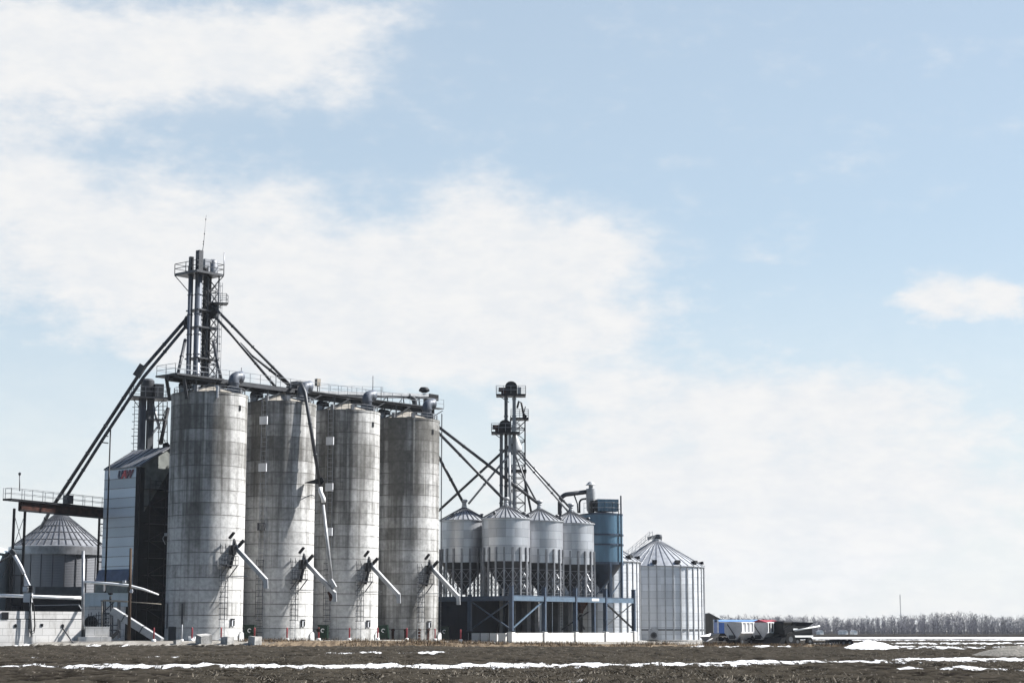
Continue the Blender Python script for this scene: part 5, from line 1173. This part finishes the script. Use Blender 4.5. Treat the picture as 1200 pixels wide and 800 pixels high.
for y in (-1.05, 1.05): wheel(cb, (-1.5, y, 0.78), 0.78, 0.5); wheel(cb, (1.6, y, 0.5), 0.5, 0.36)
# low disc harrow on the ground
p = vpos(977, 208); dh = thing('disc_harrow', 'low black disc harrow lying behind the combine beside the snow pile', 'harrow', p, 0.1)
b = MB(); b.bar((-2.0, -0.7, 0.42), (2.0, -0.7, 0.42), 0.16); b.bar((-2.0, 0.7, 0.42), (2.0, 0.7, 0.42), 0.16)
for x in (-2.0, -0.6, 0.7, 2.0): b.bar((x, -0.7, 0.42), (x, 0.7, 0.42), 0.14)
b.bar((-2.0, 0, 0.42), (-3.3, 0, 0.35), 0.14); b.box((0.1, 0, 0.6), (1.7, 1.3, 0.3)); b.build('frame', M['black'], dh)
b = MB()
for y in (-0.7, 0.2):
    for i in range(14): b.path([(-1.9+i*0.29, y, 0.24), (-1.86+i*0.29, y, 0.24)], 0.25, 14)
    b.tube((-2.0, y, 0.24), (2.1, y, 0.24), 0.06, 6)
b.build('disc_gang', M['steel'], dh)
for x in (0.85, 1.55): wheel(dh, (x, -1.0, 0.4), 0.4, 0.22); wheel(dh, (x, 1.0, 0.4), 0.4, 0.22)
# clutter by the right bin: pallets and a covered heap
p = vpos(838, 210); o = thing('pallet_stack', 'low grey timber pallets in front of the blue trailer', 'pallets', p, 0.25)
b = MB()
for i in range(7): b.box((-1.1+i*0.37, 0, 0.42), (0.3, 1.0, 0.06))
b.build('deck_boards', M['pallet'], o)
b = MB()
for x in (-1.1, 0.0, 1.1): b.box((x, 0, 0.19), (0.22, 1.0, 0.38))
b.build('bearers', M['wood'], o)
p = vpos(832, 216); o = thing('small_hopper', 'small grey auger hopper slumped beside the bright corrugated bin', 'hopper', p, 0.6)
b = MB(); b.add([(-0.9,-0.8,1.0), (0.9,-0.8,1.35), (0.9,0.8,1.35), (-0.9,0.8,1.0), (-0.25,-0.25,0.1), (0.3,-0.25,0.1), (0.3,0.25,0.1), (-0.25,0.25,0.1)], [[0,1,5,4],[1,2,6,5],[2,3,7,6],[3,0,4,7],[4,5,6,7]]); b.build('trough', M['galv_bar'], o)
b = MB(); b.tube((-1.4, -0.6, 0.2), (0.6, -0.5, 1.15), 0.1, 8); b.build('auger_tube', M['white'], o)
b = MB(); 
for x, y in ((-0.6,-0.6), (0.6,-0.6), (0.6,0.6), (-0.6,0.6)): b.bar((x, y, 0), (x*0.9, y*0.9, 1.0), 0.09)
b.build('stand', M['steel'], o)
# far taupe shed
p = Vector((xat(832, 330, 1), 330, 0)); o = thing('taupe_shed', 'distant taupe shed peeping out between the bright bin and the blue trailer', 'shed', p)
b = MB(); b.prism([(-2.5, -2, -0.2), (1.6, -2, -0.2), (1.6, -2, 3.7), (-0.3, -2, 4.7), (-2.5, -2, 4.3)], (0, 8, 0)); b.build('wall', M['shed_tan'], o)
b = MB(); b.prism([(-0.3, -2.2, 4.72), (1.8, -2.2, 3.6), (1.8, -2.2, 3.75), (-0.3, -2.2, 4.87)], (0, 8.4, 0)); b.prism([(-0.3, -2.2, 4.72), (-2.7, -2.2, 4.25), (-2.7, -2.2, 4.4), (-0.3, -2.2, 4.87)], (0, 8.4, 0)); b.build('roof', M['rib'], o)

# ------------------------------------------------------------------ heaps
def heap(name, label, cat, c, rx, ry, h, mat, seed, rough):
    n, m = 64, 26; vs = [(0, 0, h)]; fs = []
    for i in range(1, m+1):
        f = i/m
        for k in range(n):
            a = 2*PI*k/n; e = 1+0.25*(float(fbm(np.array(math.cos(a)*1.6+seed), np.array(math.sin(a)*1.6), 3))-0.5)
            x = rx*f*e*math.cos(a); y = ry*f*e*math.sin(a)
            prof = (1-f)**0.9*(1+0.5*f)
            z_ = h*prof + rough*(float(fbm(np.array(x*1.1+seed*3), np.array(y*1.1), 4, 0.6))-0.5)*(1-f*0.6) - 0.12*f
            vs.append((x, y, z_))
    for k in range(n): fs.append([0, 1+k, 1+(k+1)%n])
    for i in range(m-1):
        for k in range(n): fs.append([1+i*n+k, 1+(i+1)*n+k, 1+(i+1)*n+(k+1)%n, 1+i*n+(k+1)%n])
    b = MB(); b.add(vs, fs, True); o = b.build(name, mat); o.location = c; tag(o, label, cat); return o
ms, nt, bs = newmat('dirty_snow'); N = NT(nt); tc = N.n('ShaderNodeTexCoord').outputs['Object']
nt.links.new(N.mix(N.ss(N.noise(tc, 1.3, 6, 0.7), 0.52, 0.66, 0.0, 0.75), col(0.86, 0.87, 0.88), col(0.24, 0.215, 0.18)), bs.inputs['Base Color']); bs.inputs['Roughness'].default_value = 0.7
mg, nt, bs = newmat('loose_gravel'); N = NT(nt); tc = N.n('ShaderNodeTexCoord').outputs['Object']
nt.links.new(N.mix(N.ss(N.noise(tc, 5, 6, 0.75), 0.33, 0.68), col(0.05, 0.046, 0.039), col(0.17, 0.158, 0.136)), bs.inputs['Base Color']); bs.inputs['Roughness'].default_value = 0.95
bp = N.n('ShaderNodeBump'); bp.inputs['Strength'].default_value = 0.8; bp.inputs['Distance'].default_value = 0.06; nt.links.new(N.noise(tc, 7, 5, 0.7), bp.inputs['Height']); nt.links.new(bp.outputs[0], bs.inputs['Normal'])
heap('snow_pile', 'dirty white snow pile in the field right of the disc harrow', 'snow pile', (xat(1020, 174), 174, -0.05), 3.1, 2.6, 0.85, ms, 2.0, 0.6)
heap('gravel_pile', 'low grey gravel pile at the right edge of the field', 'gravel pile', (xat(1194, 125), 125, -0.05), 3.7, 3.0, 0.85, mg, 5.0, 0.3)

# ------------------------------------------------------------------ far wood, mast and houses
mt, nt, bs = newmat('bare_twigs'); N = NT(nt); pos = N.n('ShaderNodeNewGeometry').outputs['Position']
nt.links.new(N.mix(N.ss(N.noise(N.vm('MULTIPLY', pos, (0.06, 0.06, 0.05)), 1.0, 4), 0.35, 0.65), col(0.048, 0.044, 0.058), col(0.098, 0.090, 0.112)), bs.inputs['Base Color']); bs.inputs['Roughness'].default_value = 0.95
def wood():
    rnd = random.Random(11); vs = []; fs = []
    def blade(p, q, w, ax):
        i = len(vs); vs.extend([p-ax*w, p+ax*w, q+ax*w*0.35, q-ax*w*0.35]); fs.append([i, i+1, i+2, i+3])
    def tree(x, y, h, bushy):
        lean = Vector((rnd.uniform(-.05,.05), rnd.uniform(-.05,.05), 1)).normalized(); base = Vector((x, y, -0.2))
        a = rnd.uniform(0, PI); 
        for k in (0, 1): ax = Vector((math.cos(a+k*PI/2), math.sin(a+k*PI/2), 0)); blade(base, base+lean*h*0.78, 0.07+0.008*h, ax)
        for i in range(int(24*bushy)):
            f = rnd.uniform(0.12, 0.9); p = base+lean*h*f; q = rnd.uniform(0, 2*PI); el_ = rnd.uniform(0.35, 1.25); L_ = h*rnd.uniform(0.16, 0.36)*(1.15-f*0.6)
            d_ = Vector((math.cos(q)*math.cos(el_), math.sin(q)*math.cos(el_), math.sin(el_))); e_ = p+d_*L_
            ax = d_.cross(Vector((rnd.uniform(-1,1), rnd.uniform(-1,1), rnd.uniform(-1,1)))).normalized(); blade(p, e_, 0.055, ax)
            for j in range(4):
                g = rnd.uniform(0.3, 1.0); s_ = p.lerp(e_, g); d2 = (d_+Vector((rnd.uniform(-.9,.9), rnd.uniform(-.9,.9), rnd.uniform(-.3,.9)))).normalized()
                ax2 = d2.cross(Vector((rnd.uniform(-1,1), rnd.uniform(-1,1), rnd.uniform(-1,1)))).normalized(); blade(s_, s_+d2*L_*rnd.uniform(0.3, 0.7), 0.06, ax2)
    x = -160.0
    while x < 540:
        px = 600+F*x/1060
        hh = 6.2 + 6.0*float(fbm(np.array(x*0.02+3), np.array(2.0), 4)) 
        hh += 2.0*math.exp(-((px-1113)/22)**2) + 1.2*math.exp(-((px-1075)/18)**2) - 1.6*max(0, min(1, (px-1130)/50))
        for r in range(5):
            y = 1040 + r*22 + rnd.uniform(-10, 10); tree(x+rnd.uniform(-2, 2), y, hh*rnd.uniform(0.72, 1.08)+r*0.4, 1.0)
            if rnd.random() < 0.8: tree(x+rnd.uniform(-2, 2), y-6, hh*rnd.uniform(0.3, 0.6), 1.1)
        x += 2.1
    b = MB(); b.add(vs, fs); o = b.build('distant_wood', mt); tag(o, kind='stuff')
    tag(o, 'leafless grey wood along the horizon', 'wood')
wood()
o = thing('radio_mast', 'thin pale radio mast rising beyond the distant wood', 'mast', (xat(1055.5, 1180, 10), 1180, 0))
b = MB(); H_ = zat(696, 1180)
for k in range(3): a = 2*PI*k/3; b.bar((0.28*math.cos(a), 0.28*math.sin(a), 0), (0.28*math.cos(a), 0.28*math.sin(a), H_), 0.13)
for i in range(30): z_ = H_*i/30; b.bar((0.28, 0, z_), (-0.14, 0.24, z_+H_/30), 0.08); b.bar((-0.14, 0.24, z_), (-0.14, -0.24, z_+H_/30), 0.08)
b.build('lattice', M['lightgrey'], o)
for px, w, lab in ((987, 1.8, 'left of two tiny white houses touching below the wood'), (990.6, 1.6, 'right of two tiny white houses touching below the wood'), (1001, 2.0, 'tiny white house standing apart, right of the other two'), (961.5, 2.0, 'tiny pale house below the wood, just right of the combine')):
    Y = 985; t = thing('farmhouse', lab, 'house', (xat(px, Y, 0), Y, -0.1), 0.4, 'tiny houses before the wood')
    b = MB(); b.prism([(-w/2, -1.5, 0), (w/2, -1.5, 0), (w/2, -1.5, 1.5), (0, -1.5, 2.1), (-w/2, -1.5, 1.5)], (0, 4, 0)); b.build('wall', M['white'], t)
    b = MB()
    for k in (-1, 1): b.prism([(0, -1.7, 2.15), (k*(w/2+0.15), -1.7, 1.4), (k*(w/2+0.15), -1.7, 1.52), (0, -1.7, 2.28)], (0, 4.4, 0))
    b.build('roof', M['lightgrey'], t)

# ------------------------------------------------------------------ light and sky
SUN_AZ = math.atan2(0.972, 0.22)       # clockwise from +Y
SUN_EL = math.radians(43)
S = Vector((math.sin(SUN_AZ)*math.cos(SUN_EL), math.cos(SUN_AZ)*math.cos(SUN_EL), math.sin(SUN_EL)))
sl = bpy.data.lights.new('sun', 'SUN'); sl.energy = 5.0; sl.angle = math.radians(0.5); sl.color = (1.0, 0.98, 0.95)
so = bpy.data.objects.new('sun', sl); C.objects.link(so); so.rotation_euler = S.to_track_quat('Z', 'Y').to_euler()
W = bpy.data.worlds.new('World'); SC.world = W; W.use_nodes = True; nt = W.node_tree; nt.nodes.clear(); N = NT(nt)
sky = N.n('ShaderNodeTexSky', sky_type='NISHITA'); sky.sun_disc = False; sky.sun_elevation = SUN_EL; sky.sun_rotation = SUN_AZ
sky.air_density = 1.0; sky.dust_density = 0.5; sky.ozone_density = 1.6
v = N.n('ShaderNodeTexCoord').outputs['Generated']; x, y, z = N.sep(v)
# clouds live on the sky sphere: azimuth and elevation in degrees
az = N.m('MULTIPLY', N.m('ARCTAN2', x, y), 180/PI); elv = N.m('MULTIPLY', N.m('ARCSINE', z), 180/PI)
w1 = N.noise(N.xyz(N.m('MULTIPLY', az, 0.16), N.m('MULTIPLY', elv, 0.30), 0.0), 1.0, 7, 0.6)
w2 = N.noise(N.xyz(N.m('MULTIPLY', az, 0.5), N.m('MULTIPLY', elv, 0.95), 3.0), 1.0, 6, 0.62)
w4 = N.noise(N.xyz(N.m('MULTIPLY', az, 1.25), N.m('MULTIPLY', elv, 2.6), 6.0), 1.0, 6, 0.65)
w3 = N.noise(N.xyz(N.m('MULTIPLY', az, 0.16), N.m('MULTIPLY', elv, 0.4), 9.0), 1.0, 4, 0.55)
azd = N.m('ADD', az, N.m('MULTIPLY', N.m('SUBTRACT', w3, 0.5), 5.0)); eld = N.m('ADD', elv, N.m('MULTIPLY', N.m('SUBTRACT', w1, 0.5), 2.6))
def dirpx(px, py):
    u = (px-600)/F; vv = (400-py)/F; d = Vector((u, CP-vv*SP, SP+vv*CP)).normalized()
    return math.degrees(math.atan2(d.x, d.y)), math.degrees(math.asin(d.z))
K_ = 180/PI/F
blobs = [(150, 70, 215, 58, 1.25), (330, 60, 130, 50, 0.9), (0, 60, 130, 60, 0.9), (400, 20, 80, 22, 0.55), (20, 195, 70, 48, 0.9), (100, 290, 190, 85, 1.3), (250, 300, 130, 70, 0.55), (330, 235, 55, 24, 0.55),
         (400, 340, 150, 60, 1.2), (560, 330, 150, 70, 1.25), (560, 235, 80, 34, 0.75), (660, 290, 110, 36, 1.0), (480, 410, 260, 55, 1.0), (740, 380, 70, 26, 0.6), (870, 297, 30, 10, 0.4),
         (1095, 352, 36, 22, 1.5), (1182, 356, 40, 21, 1.5), (960, 470, 130, 45, 0.8), (760, 470, 160, 50, 0.7), (1150, 470, 160, 40, 0.45), (1000, 570, 330, 70, 1.05), (720, 590, 260, 90, 0.75), (1000, 680, 500, 60, 0.9), (60, 560, 110, 40, 0.55), (260, 420, 120, 30, 0.5)]
tot = None
for px, py, sx, sy, wt in blobs:
    a0, e0 = dirpx(px, py)
    da = N.m('DIVIDE', N.m('SUBTRACT', azd, a0), sx*K_); de = N.m('DIVIDE', N.m('SUBTRACT', eld, e0), sy*K_)
    g = N.m('MULTIPLY', N.m('POWER', 2.718, N.m('MULTIPLY', N.m('ADD', N.m('MULTIPLY', da, da), N.m('MULTIPLY', de, de)), -0.9)), wt)
    tot = g if tot is None else N.m('ADD', tot, g)
# a few more clouds well to the sides of the view
den = N.m('ADD', tot, N.m('ADD', N.m('MULTIPLY', N.m('SUBTRACT', w2, 0.5), 1.6), N.m('MULTIPLY', N.m('SUBTRACT', w4, 0.5), 0.4))); den = N.m('ADD', den, N.m('MULTIPLY', N.m('SUBTRACT', w1, 0.5), 0.9))
cl = N.ss(den, 0.0, 1.3)
cl = N.m('MAXIMUM', cl, N.m('MULTIPLY', N.ss(tot, 0.0, 1.2, 0.0, 0.35), 1.0))
hor = N.ss(elv, 0.0, 13.0, 0.85, 0.0)
cl = N.m('MAXIMUM', cl, N.m('MULTIPLY', hor, N.ss(y, 0.0, 0.5)))
ccol = N.mix(N.ss(w2, 0.3, 0.7), col(*CLOUD_A), col(*CLOUD_B)) if 'CLOUD_A' in globals() else N.mix(N.ss(N.m('ADD', N.m('MULTIPLY', w2, 0.7), N.m('MULTIPLY', w4, 0.5)), 0.4, 0.8), col(5.75, 5.95, 6.2), col(6.45, 6.45, 6.45))
skyc = N.mix(N.m('MULTIPLY', N.ss(y, -0.2, 0.6), N.ss(elv, 55.0, 15.0, 0.0, 0.5)), sky.outputs[0], col(4.95, 5.8, 6.2)); skyc = N.mix(cl, skyc, ccol)
bg = N.n('ShaderNodeBackground'); bg.inputs['Strength'].default_value = 0.05; nt.links.new(skyc, bg.inputs['Color'])
out = N.n('ShaderNodeOutputWorld'); nt.links.new(bg.outputs[0], out.inputs['Surface'])
# thin air that greys the far wood
HAZE = True
if HAZE:
    b = MB(); b.box((0, 560, 20.5), (2400, 1360, 47)); hz, nt, bs = newmat('thin_air'); nt.nodes.remove(bs)
    vol = nt.nodes.new('ShaderNodeVolumePrincipled'); vol.inputs['Density'].default_value = 0.00006; vol.inputs['Color'].default_value = (0.86, 0.91, 1.0, 1); vol.inputs['Anisotropy'].default_value = 0.2
    nt.links.new(vol.outputs[0], nt.nodes['Material Output'].inputs['Volume']); o = b.build('haze', hz); tag(o, kind='stuff')
SC.view_settings.view_transform = 'Standard'; SC.view_settings.look = 'None'; SC.view_settings.exposure = 1.5; SC.view_settings.gamma = 1.0
SC.render.engine = 'CYCLES'; SC.cycles.use_denoising = True; SC.cycles.max_bounces = 6; SC.cycles.diffuse_bounces = 3; SC.cycles.volume_bounces = 0
SC.cycles.use_adaptive_sampling = True; SC.cycles.adaptive_threshold = 0.02
